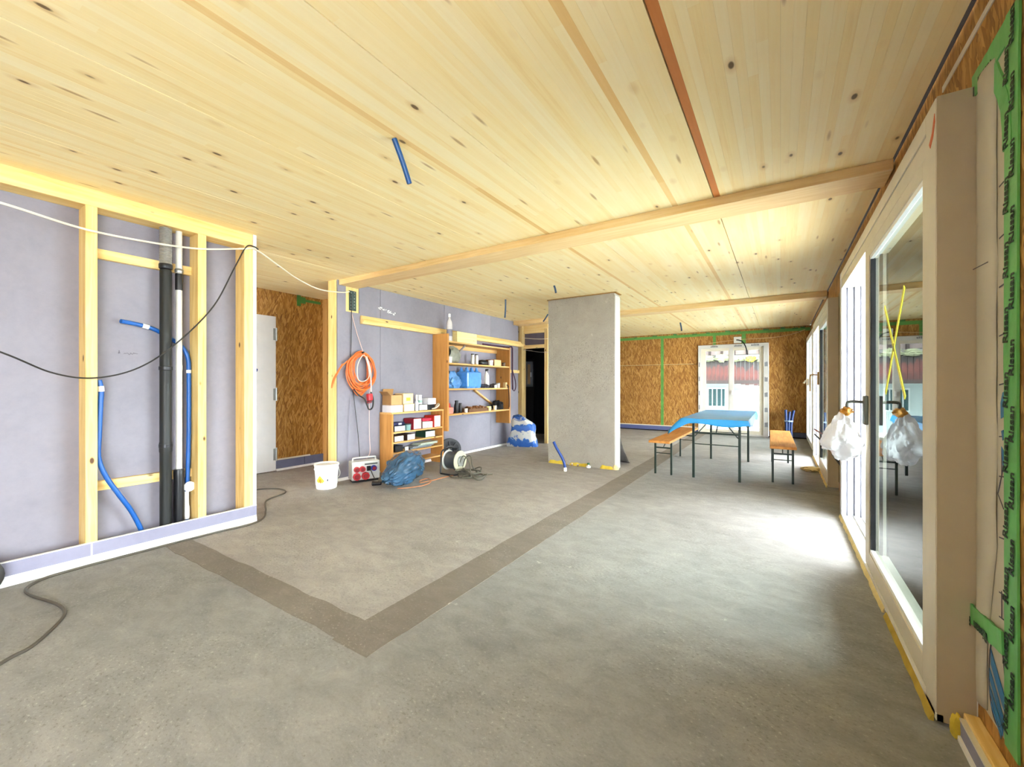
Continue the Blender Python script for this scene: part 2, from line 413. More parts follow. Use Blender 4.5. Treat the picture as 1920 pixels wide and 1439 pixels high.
# pencil note on the lilac board
def scribble(mb, x, y0, z0, wd, ht, seed):
    r = random.Random(seed); pts = []
    for i in range(15): pts.append((x, y0+wd*i/14, z0+(r.random()-.5)*ht))
    return mb.tube(spline(pts, 3), .0016, 5)
sm = MB(); scribble(sm, -4.3685, 1.125, 1.55, .085, .016, 3); scribble(sm, -4.3685, 1.093, 1.559, .010, .03, 4)
sm.build('pencil_note', mat('pencil', '#5e5862', .8), wl)

# ================================================================== wall_middle: lilac wall carrying the shelves
wm = structure('wall_middle', 'lilac gypsum board wall carrying the shelves')
X0 = -5.02
ys = [3.49, 4.187, 5.598, 7.011, 8.09]
for i in range(4):
    y0, y1 = ys[i]+.003, ys[i+1]-.003
    if i == 0:      # cut-out round the beam connector
        B(X0-.02,X0,3.474,3.60,0,H).build('gypsum_board', LILAC, wm); B(X0-.02,X0,3.60,3.815,0,2.312).build('gypsum_board', LILAC, wm)
        B(X0-.02,X0,3.815,y1,0,H).build('gypsum_board', LILAC, wm)
    else: B(X0-.02,X0,y0,y1,0,H).build('gypsum_board', LILAC, wm)
    B(-5.206,-5.186,y0-.02,y1,0,H).build('gypsum_board', LILAC, wm)
B(-5.06,X0-.012,3.55,3.87,2.29,H).build('connector_block', WZ, wm)
B(-5.186,-5.04,3.49,8.09,0,H).build('stud_core', mat('joint_dark', '#6d6672', .9), wm)
B(-5.206,-5.042,3.455,3.474,0,H).build('end_post', WZ, wm, bevel=.004)
cp = MB().box(-5.036,-5.026,3.656,3.772,2.335,2.612).build('connector_plate', DARKST, wm); cp['label'] = 'dark steel beam connector plate with screws'
sc = MB()
for i in range(6):
    for j in (0, 1): sc.cyl((-5.026, 3.687+.052*j, 2.365+.043*i+.012*j), (-5.021, 3.687+.052*j, 2.365+.043*i+.012*j), .009, n=8)
sc.build('screw_heads', STEEL, cp)
mk = MB(); r = random.Random(5)
for i in range(16):
    t = r.random(); y = 4.145+.33*t**1.1; z = 2.455-.06*t+(r.random()-.5)*.035; l = r.uniform(.01,.045)
    mk.obox((X0+.0012, y, z), (.0024, l, r.uniform(.008,.02)), (r.uniform(-.5,.5),0,0))
mk.build('plaster_smear', PLASTER, wm)
B(X0,X0+.03,7.62,8.09,1.565,1.63).build('short_batten', WY, wm, bevel=.003)
fillet(X0, 1, 3.47, 8.09, .035, .03, 60).build('mortar_fillet', PLASTER, wm)

# ================================================================== entry recess with the white door
we = structure('wall_entry', 'OSB wall of the entry recess')
B(-6.46,-6.42,-3.0,3.9,.0,H).build('osb_panel', OSBX, we); B(-6.46,-6.42,3.904,4.28,.0,H).build('osb_panel', OSBX, we)
B(-6.42,-6.30,4.16,4.28,0,H).build('corner_post', wood('post_dark', '#c09050', '#9c6d35', 2), we, bevel=.004)
B(-6.46,-5.186,4.28,4.32,0,H).build('osb_panel', OSBY, we)
B(-6.42,-6.395,3.385,3.93,.158,.178).build('pale_edge', PVCW, we)
gt = MB(); gt.box(-6.42,-6.413,3.76,3.86,2.60,2.70); gt.box(-6.42,-6.412,3.86,4.12,2.63,2.67); gt.box(-6.42,-6.41,3.72,3.78,2.55,2.72)
gt.build('sealing_tape', GREEND, we)
be = structure('baseboard_entry', 'blue-grey base strip below the OSB wall of the entry')
B(-6.42,-6.40,3.385,3.83,.03,.158).build('base_strip', LILACK, be); B(-6.42,-6.40,3.84,4.16,.03,.158).build('base_strip', LILACK, be)
fillet(-6.42, 1, 3.385, 4.16, .03, .04, 12).build('mortar_fillet', PLASTER, be)
d4 = structure('door_4', 'white entry door leaf with three hinges')
B(-6.418,-6.372,2.35,3.37,.012,2.325).build('door_leaf', mat('door_white', '#d9d6d4', .5, var=.04), d4, bevel=.004)
for z in (.16, 1.06, 1.96):
    hg = MB().cyl((-6.366,3.376,z),(-6.366,3.376,z+.195),.011,n=10); hg.box(-6.372,-6.369,3.33,3.376,z+.01,z+.185); hg.build('hinge', STEEL, d4, smooth=True)
hd = MB().cyl((-6.372,2.42,1.15),(-6.32,2.42,1.15),.012); hd.cyl((-6.325,2.42,1.15),(-6.325,2.55,1.15),.011); hd.build('door_handle', STEEL, d4, smooth=True)

# ================================================================== doorway partition and dark room
wp = structure('wall_partition', 'timber framed doorway into the unlit room')
POST = wood('post_pale', '#d8bd86', '#bf9c60', 2)
B(-5.20,-4.955,8.14,8.32,0,H).build('door_post', POST, wp, bevel=.003); B(-4.42,-4.34,8.22,8.32,0,2.55).build('door_post', POST, wp, bevel=.003)
B(-4.955,-4.42,8.22,8.32,2.13,2.205).build('lintel', WX, wp, bevel=.003); B(-4.955,-4.42,8.22,8.32,2.47,2.56).build('lintel', WX, wp, bevel=.003)
B(-4.955,-4.34,8.24,8.32,2.56,H).build('header_board', WX, wp)
B(-4.955,-4.42,8.27,8.29,2.205,2.47).build('fanlight_board', mat('fanlight', '#5b5261', .6), wp)
wk = structure('wall_dark', 'walls of the unlit room with its darkness painted on')
B(-4.42,-4.34,8.32,12.2,0,H).build('wall_shade_panel', DARKROOM, wk); B(-7.0,-6.95,8.09,12.2,0,H).build('wall_shade_panel', DARKROOM, wk)  # walls coloured black to paint in the missing light
B(-7.0,-4.42,12.1,12.2,0,H).build('wall_shade_panel', DARKROOM, wk); B(-7.0,-5.2,8.09,8.14,0,H).build('wall_shade_panel', DARKROOM, wk)
B(-6.95,-4.42,9.75,12.1,-.001,.003).build('floor_shade_sheet', DARKROOM, wk); B(-6.95,-4.42,8.4,12.1,H-.01,H-.002).build('ceiling_shade_sheet', DARKROOM, wk)  # dark sheets paint the room's shade onto floor and ceiling
w2 = structure('window_2', 'small white window sash inside the unlit room')
sx0, sx1, sy = -5.55, -5.36, 9.3
for q in ((sx0,sx1,1.25,1.32),(sx0,sx1,1.83,1.90)): B(q[0],q[1],sy,sy+.06,q[2],q[3]).build('sash_rail', mat('sash_grey','#8a8d90',.4), w2)
for q in ((sx0,sx0+.05),(sx1-.05,sx1)): B(q[0],q[1],sy,sy+.06,1.25,1.90).build('sash_stile', mat('sash_grey','#8a8d90'), w2)
B(sx0+.05,sx1-.05,sy+.02,sy+.03,1.32,1.83).build('pane', mat('pale_board','#c9a074',.5), w2)
B(sx1-.03,sx1-.01,sy-.04,sy,1.50,1.62).build('window_handle', WHITE, w2)
for i, z in enumerate((1.0,)): B(sx0-.02,sx1+.02,sy+.06,sy+.10,0,1.95).build('wall_shade_panel', DARKROOM, wk)

# ================================================================== concrete column
cc = structure('concrete_column', 'flat concrete column with a white side')
B(-3.27,-2.133,6.22,6.45,0,H-.012).build('column_core', COLM, cc, bevel=.004)
B(-2.133,-2.120,6.222,6.45,.0,H-.05).build('white_side', mat('column_white','#bfbeb6',.8,var=.06), cc)
B(-3.285,-2.10,6.205,6.46,H-.012,H).build('packing_strip', wood('packing', '#a8803f', '#7c5a28', 0, knots=False), cc)
def foam(x0, x1, y, z1, seed, m=FOAM, name='foam_bead', parent=None):
    mb = MB(); n = max(4, int((x1-x0)/.03)); vs = []; fs = []
    for i in range(n+1):
        x = x0+(x1-x0)*i/n; q = noise.noise(Vector((x*14, seed, 0)))*.4+1; e = .25 if i in (0, n) else 1
        vs += [(x, y, 0), (x, y, z1*q*e), (x, y-.012*q*e, z1*.75*q*e), (x, y-.022*q*e, 0)]
    for i in range(n):
        for k in range(4): fs.append((i*4+k, i*4+(k+1) % 4, i*4+4+(k+1) % 4, i*4+4+k))
    fs += [(0,1,2,3), (n*4+3,n*4+2,n*4+1,n*4)]
    return mb.add(vs, fs).build(name, m, parent, smooth=True)
foam(-3.26,-2.93,6.22,.05,1,parent=cc); foam(-2.88,-2.52,6.22,.045,2,parent=cc); foam(-2.36,-2.14,6.22,.05,3,parent=cc)
fo = blob((-2.125,6.25,.02),(.045,.05,.055),.3,2.5,3,0,4).build('foam_bead', FOAMP, cc, smooth=True)

# ================================================================== wall_back
wb = structure('wall_back', 'OSB end wall with green taped joints')
YB = 12.2
for q in ((-4.34,-2.80,.15,1.855),(-4.34,-2.80,1.866,H),(-2.793,-1.86,.15,1.855),(-2.793,-1.86,1.866,H),(-1.86,-.24,2.36,H),(-.236,.62,.15,H)):
    B(q[0],q[1],YB,YB+.04,q[2],q[3]).build('osb_panel', OSBY, wb)
B(-4.34,-1.86,YB+.04,YB+.3,0,H).build('wall_core', GAP, wb); B(-.24,.9,YB+.04,YB+.3,0,H).build('wall_core', GAP, wb); B(-1.86,-.24,YB+.04,YB+.3,2.36,H).build('wall_core', GAP, wb)
B(-4.34,-1.98,YB-.002,YB,1.862,1.874).build('pale_joint', CARDL, wb)
def tape(parent, x0, x1, z0, z1, y, m=GREENT, seed=0, name='sealing_tape'):
    n = 24; vs = []; fs = []; horiz = (x1-x0) > (z1-z0)
    for i in range(n+1):
        t = i/n; j = noise.noise(Vector((t*9, seed, 2)))*.006; k = noise.noise(Vector((t*9, seed, 7)))*.006
        ps = ((x0+(x1-x0)*t, z0+j), (x0+(x1-x0)*t, z1+k)) if horiz else ((x0+j, z0+(z1-z0)*t), (x1+k, z0+(z1-z0)*t))
        for px, pz in ps: vs += [(px, y-.003, pz), (px, y, pz)]
    for i in range(n):
        b_ = i*4; fs += [(b_,b_+2,b_+6,b_+4), (b_+1,b_,b_+4,b_+5), (b_+2,b_+3,b_+7,b_+6), (b_+3,b_+1,b_+5,b_+7)]
    fs += [(0,1,3,2), (n*4,n*4+2,n*4+3,n*4+1)]
    return MB().add(vs, fs).build(name, m, parent)
GT2 = mat('green_tape_far', '#5d9a45', .5, var=.22, vscale=10)
tape(wb, -4.34, .60, 2.60, 2.675, YB-.001, GT2, 1); tape(wb, -2.835, -2.76, .16, 2.60, YB-.002, GT2, 2)
tape(wb, -1.50, -1.43, 2.36, 2.60, YB-.003, GT2, 3); tape(wb, -.83, -.74, 2.36, 2.60, YB-.003, GT2, 4)
for i, x in enumerate((-3.55,-3.0,-2.45,-1.95,-1.62,-1.15,-.9,-.3,.05,.30,.45)):
    m_ = MB().obox((x, YB-.012, 2.665+.012*(i % 3)), (.09+.03*(i % 2), .02, .035), (.2, .1*(i % 3-1), .15))
    m_.build('tape_tab', GREEND, wb)
bb = structure('baseboard_back', 'blue-grey base strip along the OSB end wall')
B(-4.34,-1.87,YB-.02,YB+.04,.03,.14).build('base_strip', mat('base_blue', '#565f8c', .6), bb); B(-.23,.60,YB-.02,YB+.04,.03,.14).build('base_strip', LILACK, bb)
B(-4.34,-1.87,YB-.012,YB+.02,.14,.165).build('pale_edge', PVCW, bb)

# back french door
d3 = structure('door_3', 'white two-leaf terrace door with printed protective film')
def frame_y(par, x0, x1, z0, z1, y0, y1, wl_, wr_, wt, wbm, m, nm='frame'):
    B(x0,x0+wl_,y0,y1,z0,z1).build(nm+'_stile', m, par, bevel=.003); B(x1-wr_,x1,y0,y1,z0,z1).build(nm+'_stile', m, par, bevel=.003)
    B(x0+wl_,x1-wr_,y0,y1,z1-wt,z1).build(nm+'_rail', m, par, bevel=.003); B(x0+wl_,x1-wr_,y0,y1,z0,z0+wbm).build(nm+'_rail', m, par, bevel=.003)
frame_y(d3,-1.855,-.245,.0,2.35,YB-.05,YB+.10,.07,.11,.09,.04,FILMG)
frame_y(d3,-1.785,-1.07,.04,2.26,YB-.02,YB+.06,.11,.06,.07,.09,PVCW,'leaf'); frame_y(d3,-1.07,-.355,.04,2.26,YB-.02,YB+.06,.06,.09,.07,.09,PVCW,'leaf')
B(-1.675,-1.13,YB+.015,YB+.035,.13,2.19).build('pane', GLASS, d3); B(-1.01,-.445,YB+.015,YB+.035,.13,2.19).build('pane', GLASS, d3)
B(-1.115,-1.025,YB-.03,YB-.018,.06,2.25).build('astragal', FILMG, d3)
B(-1.06,-1.03,YB-.06,YB-.03,1.05,1.16).build('door_handle', WHITE, d3)
INK = mat('grey_ink', '#5d6068', .7)
pr = MB(); r = random.Random(11)
for z in (.25,.62,1.0,1.38,1.76): 
    for k in range(3): pr.box(-.325+k*.022,-.310+k*.022,YB-.0515,YB-.05,z,z+.10+.02*r.random())
    pr.box(-1.838,-1.818,YB-.0515,YB-.05,z+.02,z+.14)
for x in (-1.55,-1.0,-.62):
    for k in range(6): pr.box(x+k*.03,x+k*.03+.02,YB-.0515,YB-.05,2.285,2.285+.03+.02*r.random())
pr.build('film_print', INK, d3)

# ================================================================== wall_right with the sliding doors
wr = structure('wall_right', 'OSB outer wall beside the sliding doors')
def wpan(y0,y1,z0,z1): B(XR,XR+.02,y0,y1,z0,z1).build('osb_panel', OSBX, wr); B(XR+.02,XR+.24,y0,y1,z0,z1).build('wall_core', GAP, wr)
wpan(-3.0,-2.8,.0,H); wpan(-2.8,-.10,2.41,H); wpan(-.10,1.0,.0,H); wpan(1.004,2.21,.0,H); wpan(2.21,5.27,2.41,H); wpan(5.27,6.53,0,H); wpan(6.53,9.40,2.41,H); wpan(9.40,9.85,0,H); wpan(9.85,12.0,2.41,H); wpan(12.0,12.24,0,H)
wpan(9.85,12.0,.0,.05)
# pale edge trim under the ceiling near the door
B(XR-.004,XR,-.5,2.6,2.60,2.625).build('pale_edge', PVCW, wr)

def sliding_door(name, y0, y1, ztop, leaf_len, label):
    d = structure(name, label); X = .50
    near, far = .135, .115
    # outer frame: jambs in three tracks, head, threshold
    B(X,XR-.002,y0+.008,y0+near,.02,ztop).build('jamb', PVCW, d, bevel=.004); B(X+.003,XR-.002,y0,y0+.008,.02,ztop).build('side_membrane', mat('beige_membrane', '#bfae93', .6, var=.05), d); B(XR-.002,X+.21,y0+.01,y0+near,.02,ztop-.01).build('jamb', PVC, d)
    for i, (a_, b_) in enumerate(((0,.036),(.052,.088),(.104,.138),(.154,.21))):
        B(X+a_,X+b_,y1-far+.012*(i % 2),y1,.02,ztop).build('jamb', mat('jamb_white','#d3d4da',.4,var=.03), d, bevel=.003)
    B(X+.035,X+.19,y1-.07,y1-.005,.02,ztop-.02).build('jamb_core', mat('seal_grey','#8d8f96',.6), d)
    B(X,X+.21,y0+near,y1-far,ztop-.075,ztop).build('head', PVCW, d, bevel=.003); B(X+.004,X+.21,y0+near,y1-far,ztop-.16,ztop-.079).build('head', PVCW, d, bevel=.003)
    B(X+.02,X+.21,y0+near,y1-far,.0,.035).build('threshold', GREYP, d); B(X,X+.02,y0,y1,.02,.045).build('threshold_lip', PVC, d)
    for q in (.09,.15): B(X+q,X+q+.012,y0+near,y1-far,.035,.046).build('track_rail', STEEL, d)
    for z in (.55,1.30,1.62,2.05):
        B(X+.06,X+.085,y1-far-.008,y1-far,z,z+.03).build('lock_keep', STEEL, d)
    # sliding leaf pushed towards the near jamb
    l0, l1 = y0+.10, y0+.10+leaf_len; zt = ztop-.155
    def lf(a0,a1,b0,b1,nm='leaf_stile'): return B(X+.006,X+.075,a0,a1,b0,b1).build(nm, PVCW, d, bevel=.004)
    lf(l0,l0+.11,.05,zt); lf(l1-.14,l1,.05,zt); lf(l0+.11,l1-.14,.05,.16,'leaf_rail'); lf(l0+.11,l1-.14,zt-.07,zt,'leaf_rail')
    bd = mat('bead_white', '#f6f6f4', .3)
    B(X+.012,X+.03,l0+.11,l1-.14,zt-.095,zt-.07).build('glazing_bead', bd, d); B(X+.012,X+.03,l0+.11,l1-.14,.16,.185).build('glazing_bead', bd, d)
    B(X+.014,X+.04,l1-.155,l1-.14,.16,zt-.07).build('gasket', BLACK, d)
    B(X+.032,X+.050,l0+.10,l1-.13,.15,zt-.06).build('pane', GLASS, d)
    # fixed light in the outer track
    f0, f1 = y0+.12, l1+.02
    B(X+.12,X+.19,f1-.09,f1,.05,zt).build('fixed_stile', PVC, d); B(X+.12,X+.19,f0,f1-.09,.05,.13).build('fixed_rail', PVC, d); B(X+.12,X+.19,f0,f1-.09,zt-.08,zt).build('fixed_rail', PVC, d)
    B(X+.145,X+.163,f0,f1-.08,.12,zt-.07).build('pane', GLASS, d)
    return d, l0, l1
dA, lA0, lA1 = sliding_door('door_1', 2.216, 5.26, 2.40, 1.52, 'white lift and slide door with a yellow taped cross on the glass')
dB, lB0, lB1 = sliding_door('door_2', 6.54, 9.38, 2.39, 1.45, 'white lift and slide door next to the beer bench')
HAND = mat('bronze_grey_metal', '#6f7068', .4, metal=.5)
def handle(par, y, z, m):
    B(.482,.506,y-.035,y+.035,z-.10,z+.10).build('handle_plate', m, par, bevel=.006)
    mb = MB().tube(spline([(.484,y,z+.055),(.44,y,z+.058),(.405,y,z+.055),(.395,y,z+.035),(.393,y,z-.06),(.392,y-.004,z-.20)],5), .0105, 10)
    mb.build('handle_lever', m, par, smooth=True)
MB().prism([(2.300,2.255),(2.262,2.285),(2.232,2.345),(2.226,2.31),(2.250,2.262),(2.285,2.235)],0,.4985,.5).build('paint_mark', mat('orange_paint','#d9683c',.6), dA)
handle(dA, 3.745, 1.125, HAND); handle(dB, lB1-.07, 1.40, mat('tan_handle', '#b58f56', .5))
YT = mat('yellow_tape', '#f2e64a', .4, var=.06)
for p, q in (((3.345,1.770),(2.855,1.235)), ((2.868,1.800),(3.318,1.250))):
    MB().bar((.5305,p[0],p[1]),(.5305,q[0],q[1]),.026,.002,up=(1,0,0)).build('yellow_tape', YT, dA)
w1 = structure('window_1', 'tall white window in the right wall beside the OSB end wall')
for q in ((9.85,9.95),(11.9,12.0)): B(.515,.68,q[0],q[1],.05,2.38).build('frame_stile', PVC, w1, bevel=.004)
B(.515,.68,9.95,11.9,.05,.15).build('frame_rail', PVC, w1); B(.515,.68,9.95,11.9,2.28,2.38).build('frame_rail', PVC, w1); B(.53,.62,10.9,11.0,.15,2.28).build('mullion', PVC, w1)
for q in ((9.95,10.9),(11.0,11.9)): B(.56,.575,q[0],q[1],.15,2.28).build('pane', GLASS, w1)
wh = MB().obox((.49,10.95,1.36),(.05,.05,.14)); wh.cyl((.47,10.95,1.40),(.42,10.95,1.33),.02,n=10); wh.build('window_handle', mat('wrapped_handle','#ded2b8',.6), w1, bevel=.008)

# membrane, green tape with lettering, timber ledge at the near wall
mem = B(XR-.004,XR-.0005,1.93,2.214,.16,2.41).build('membrane', FILM, wr)
def fold(u, v): 
    z = .17+2.22*v; y = 2.19-(.155-.075*max(0, min(1, (.75-z)/.35)))*u
    return (XR-.006-.012*math.sin(math.pi*u)**.5-.003*noise.noise(Vector((u*3, z*5, 1))), y, z)
MB().grid(fold, 8, 60).build('membrane_fold', FILM, wr, smooth=True, solid=.001)
pen = MB()
for z in (.54,.62,.80,1.0,1.13,1.30,1.46,1.62,1.78,1.95): pen.bar((XR-.0055,2.018,z),(XR-.0055,1.985,z+.004),.004,.001,up=(1,0,0))
for z in (.585,1.05): pen.bar((XR-.0055,2.0,z-.045),(XR-.0055,2.0,z+.045),.004,.001,up=(1,0,0))
pen.bar((XR-.0055,2.195,1.01),(XR-.0055,2.06,1.008),.003,.001,up=(1,0,0)); pen.bar((XR-.019,2.19,1.72),(XR-.019,2.06,1.716),.003,.001,up=(1,0,0))
pen.bar((XR-.0055,2.028,.94),(XR-.0055,1.985,1.04),.004,.001,up=(1,0,0)); pen.bar((XR-.0055,2.028,.94),(XR-.0055,1.985,.90),.004,.001,up=(1,0,0))
pen.build('pen_marks', mat('pencil', '#5e5862'), mem)
def yz(poly, x, name, m, par): return MB().prism(poly, 0, x-.0012, x).build(name, m, par)
LOGO = mat('logo_blue', '#2472a8', .5, var=.05)
# pointed oval outline and the slanted letter inside it, turned a quarter turn on the film
XM = XR-.0045
oval = [(2.035+.062*math.cos(t), .30+.16*math.sin(t)*(1.1 if math.sin(t) > 0 else .8)) for t in [i*math.pi/16 for i in range(33)]]
MB().tube([(XM-.001, y, z) for y, z in oval], .0016, 5).build('logo_outline', mat('pencil','#5e5862'), mem)
for (ya, za, yb, zb, w_) in ((2.080,.400,1.975,.300,.052), (2.090,.330,1.978,.225,.038), (2.088,.270,1.99,.190,.026), (2.078,.225,2.0,.165,.016)):
    yz([(ya, za), (yb, zb), (yb, zb-w_), (ya, za-w_)], XM-.001, 'logo_stripe', LOGO, mem)
yz([(2.005,1.24),(1.99,1.275),(1.975,1.28),(1.975,1.20),(2.003,1.19)], XM-.001, 'logo_stripe', LOGO, mem)
yz([(2.0,1.15),(1.985,1.155),(1.975,1.13),(1.99,1.12)], XM-.001, 'logo_stripe', LOGO, mem); yz([(2.0,1.10),(1.985,1.09),(1.978,1.02),(1.985,1.02)], XM-.001, 'logo_stripe', LOGO, mem)
def tape_x(pts, wd, m, seed, x=XR-.006):
    """tape lying on the wall plane along a polyline of (y, z)"""
    P = [Vector((0, p[0], p[1])) for p in spline([(p[0], p[1], 0) for p in pts], 10)]; vs = []; fs = []; n = len(P)
    for i, p in enumerate(P):
        d = (P[min(i+1,n-1)]-P[max(i-1,0)]).normalized(); s_ = Vector((0, -d.z, d.y))
        j = wd/2+noise.noise(Vector((i*.35, seed, 0)))*.004
        for q in (p-s_*j, p+s_*j): vs += [(x-.002-.002*abs(noise.noise(Vector((i*.3, seed, 5)))), q.y, q.z), (x+.004, q.y, q.z)]
    for i in range(n-1):
        b_ = i*4; fs += [(b_,b_+2,b_+6,b_+4), (b_+1,b_,b_+4,b_+5), (b_+2,b_+3,b_+7,b_+6), (b_+3,b_+1,b_+5,b_+7)]
    fs += [(0,1,3,2), (n*4-4,n*4-2,n*4-1,n*4-3)]
    return MB().add(vs, fs).build('sealing_tape', m, wr)
P_ = lambda y, z: (y, z)
tp = tape_x([(P_(1.920,2.47)), (1.93,1.9), (1.932,1.3), (1.93,.7), (1.926,.155)], .088, GREENT, 1)
tp2 = tape_x([(2.24,2.405), (2.1,2.41), (1.93,2.425)], .085, GREENT, 2); tp3 = tape_x([(2.225,.455), (2.10,.463), (1.96,.478)], .072, GREENT, 3, XR-.016)
tp4 = tape_x([(2.06,2.36), (1.97,2.20), (1.95,2.05)], .06, GREENT, 5, XR-.0075)
cu = bpy.data.curves.new('lettering', 'FONT'); cu.body = 'Rissan'; cu.size = .046*K; cu.offset = .0009; cu.extrude = .0004
to = bpy.data.objects.new('lettering_source', cu); COL.objects.link(to); bpy.context.view_layer.update()
txt = bpy.data.meshes.new_from_object(to.evaluated_get(bpy.context.evaluated_depsgraph_get())); bpy.data.objects.remove(to)
txt.name = 'lettering'; txt.materials.clear(); INKB = mat('black_ink', '#12301c', .6); txt.materials.append(INKB)
def letter(par, y, z, ang, x=XR-.0112, s=1.0):
    o = bpy.data.objects.new('lettering', txt); COL.objects.link(o); o.parent = par
    R = Matrix(((0,0,-1),(0,1,0),(1,0,0))); A = Matrix.Rotation(ang, 3, 'X')
    o.matrix_world = Matrix.Translation(Vector((x,y,z))*K) @ (A @ R).to_4x4() @ Matrix.Scale(s, 4)
    return o
for i in range(11):
    z = .20+.205*i; letter(tp, 1.930+.012, z, .04); letter(tp, 1.930-.028, z+.10, .04)
letter(tp2, 2.21, 2.395, math.radians(-88)); letter(tp2, 2.06, 2.40, math.radians(-86)); letter(tp3, 2.205, .445, math.radians(-95), XR-.0215); letter(tp3, 2.06, .455, math.radians(-94), XR-.0215)
# ledge along the foot of the wall
B(.552,.566,.0,2.165,.022,.078).build('ledge_strip', LILACD, wr); B(.545,.566,.0,2.165,0,.022).build('ledge_mortar', PLASTER, wr)
B(.550,.572,.0,2.165,.078,.086).build('ledge_edge', PVCW, wr); B(.566,XR,.0,2.19,0,.096).build('ledge_timber', WY, wr, bevel=.004)
blob((.548,2.185,.035),(.018,.022,.045),.3,2.2,3,0,9).build('foam_bead', FOAM, wr, smooth=True)
def foam_y(x, y0, y1, z1, seed, m, par):
    n = int((y1-y0)/.04); vs = []; fs = []
    for i in range(n+1):
        y = y0+(y1-y0)*i/n; q = noise.noise(Vector((y*9, seed, 0)))*.6+1
        vs += [(x, y, 0), (x, y, z1), (x-.005*q, y, z1*.8), (x-.014*q, y, 0)]
    for i in range(n):
        for k in range(4): fs.append((i*4+k, i*4+(k+1) % 4, i*4+4+(k+1) % 4, i*4+4+k))
    fs += [(0,1,2,3), (n*4+3,n*4+2,n*4+1,n*4)]
    return MB().add(vs, fs).build('foam_bead', m, par, smooth=True)
foam_y(.50,2.24,3.1,.028,1,mat('ochre_foam','#b59a3c',.85,var=.2,vscale=14),dA); foam_y(.50,3.15,5.22,.028,2,FOAMP,dA); foam_y(.50,6.6,9.3,.03,3,FOAMP,dB)
blob((.40,7.75,.02),(.11,.10,.04),.5,2.4,3,0,14).build('foam_lump', FOAMP, None, smooth=True)
tag(bpy.data.objects['foam_lump'], 'pale crumbly foam lump on the floor by the far sliding door', 'foam')
# beige wall between the doors reads as membrane
B(XR-.003,XR-.0005,5.27,6.54,.1,2.42).build('membrane', mat('brown_membrane', '#8c7a55', .6, var=.1), wr)

# ================================================================== wall_front behind the camera
wf = structure('wall_front', 'lilac wall behind the viewpoint')
B(-7.0,-6.2,-3.12,-3.0,0,H).build('gypsum_board', LILAC, wf); B(-4.65,.72,-3.12,-3.0,0,H).build('gypsum_board', LILAC, wf)
B(-6.2,-4.65,-3.12,-3.0,2.5,H).build('gypsum_board', LILAC, wf); B(-6.2,-4.65,-3.12,-3.0,0,.12).build('gypsum_board', LILAC, wf)  # gap between these boards: unseen opening added to light the entry corridor
d5 = structure('added_opening', 'unseen door opening added in the right wall to let in skylight')
B(.52,.80,-2.82,-2.7,0,2.40).build('jamb', PVC, d5); B(.52,.80,-.20,-.08,0,2.40).build('jamb', PVC, d5); B(.52,.80,-2.7,-.20,2.30,2.40).build('head', PVC, d5)  # opening added out of view to brighten the ceiling and left partition

# ================================================================== exterior
gr = structure('ground', 'pale paved terrace outside')
B(-14,14,-10,30,-.34,-.26).build('terrace_slab', mat('terrace', '#e4e4df', .9, var=.08, vscale=2), gr)
B(.86,3.2,-5,13,-.26,-.03).build('deck_slab', mat('deck', '#eaeae6', .8, var=.06, vscale=3), gr)
hs = thing('neighbour_house', 'white neighbouring house with a red-brown boarded balcony', 'house', (0,18,-.26))
HW = mat('house_render', '#8f9c9a', .9, var=.03)
B(-7,4,0,.3,0,6.2).build('house_wall', HW, hs)
hw = B(-2.40,-1.76,-.03,.02,.70,1.46).build('window', mat('house_window_white','#b0b8b6',.5), hs)
for q in ((-2.36,-2.25),(-2.21,-2.09),(-2.05,-1.93),(-1.89,-1.80)): B(q[0],q[1],-.04,-.028,.74,1.40).build('pane', mat('house_pane', '#31484a', .15), hw)
B(-1.45,-1.05,-.02,.01,.55,1.40).build('shutter_panel', mat('house_panel', '#848f8d', .8), hs)
BT = NT('balcony_boards'); bo_ = BT.coord(); bz_ = BT.sep(bo_)[2]; bnz = BT.noise(BT.mapping(bo_, (1, 1, .3)), 14, 4); pass
bfac = BT.math('GREATER_THAN', BT.math('ADD', bz_, BT.math('MULTIPLY', BT.noise(BT.mapping(BT.pos(), (3, 3, .6)), 3, 3), .55)), 2.38)
BR = BT.finish(BT.mix(BT.ramp(bnz, [(.3, lin('#2e120d')), (.7, lin('#4e231b'))]), lin('#1d1613'), bfac), .8)
B(-6.0,-.35,-1.35,0,1.60,1.72).build('balcony_slab', mat('balcony_dark', '#2a201c', .8), hs)
bmesh_b = None
x = -4.2
while x < -.42:
    if bmesh_b is None:
        o = B(0,.125,-1.35,-1.31,1.70,2.60).build('balcony_board', BR, hs); bmesh_b = o.data
    else:
        o = bpy.data.objects.new('balcony_board', bmesh_b); COL.objects.link(o); o.parent = hs
    o.location = (x*K, rnd.uniform(0,.012)*K, (-.10*(x+2.4)+rnd.uniform(-.02,.02))*K); x += .132
B(-4.3,-.38,-1.42,-1.28,2.52,2.60).build('balcony_rail', mat('rail_grey', '#5b5754', .7), hs)
for i in range(9):
    xx = -4.0+.45*i
    blob((xx,-1.38,2.62-.06*i*.45+.03*(i % 2)),(.20 if i != 7 else .13,.12,.07+.02*(i % 3)),.7,3.5,3,None,i+2).build('balcony_plant', mat('plant_pale','#6f7358',.8,var=.3,vscale=20) if i != 7 else mat('plant_yellow','#93962e',.8,var=.3,vscale=20), hs, smooth=True)
for i in range(8): B(-3.6+.42*i,-3.52+.42*i,-.3,-.2,2.5,4.2).build('timber_post', mat('post_brown','#2c201d',.8), hs)
B(-7.5,4.5,-2.9,.3,4.4,4.6).build('added_overhang', mat('added_soffit','#6d5a4c',.9), hs)  # overhang added above the view to shade the balcony and house wall
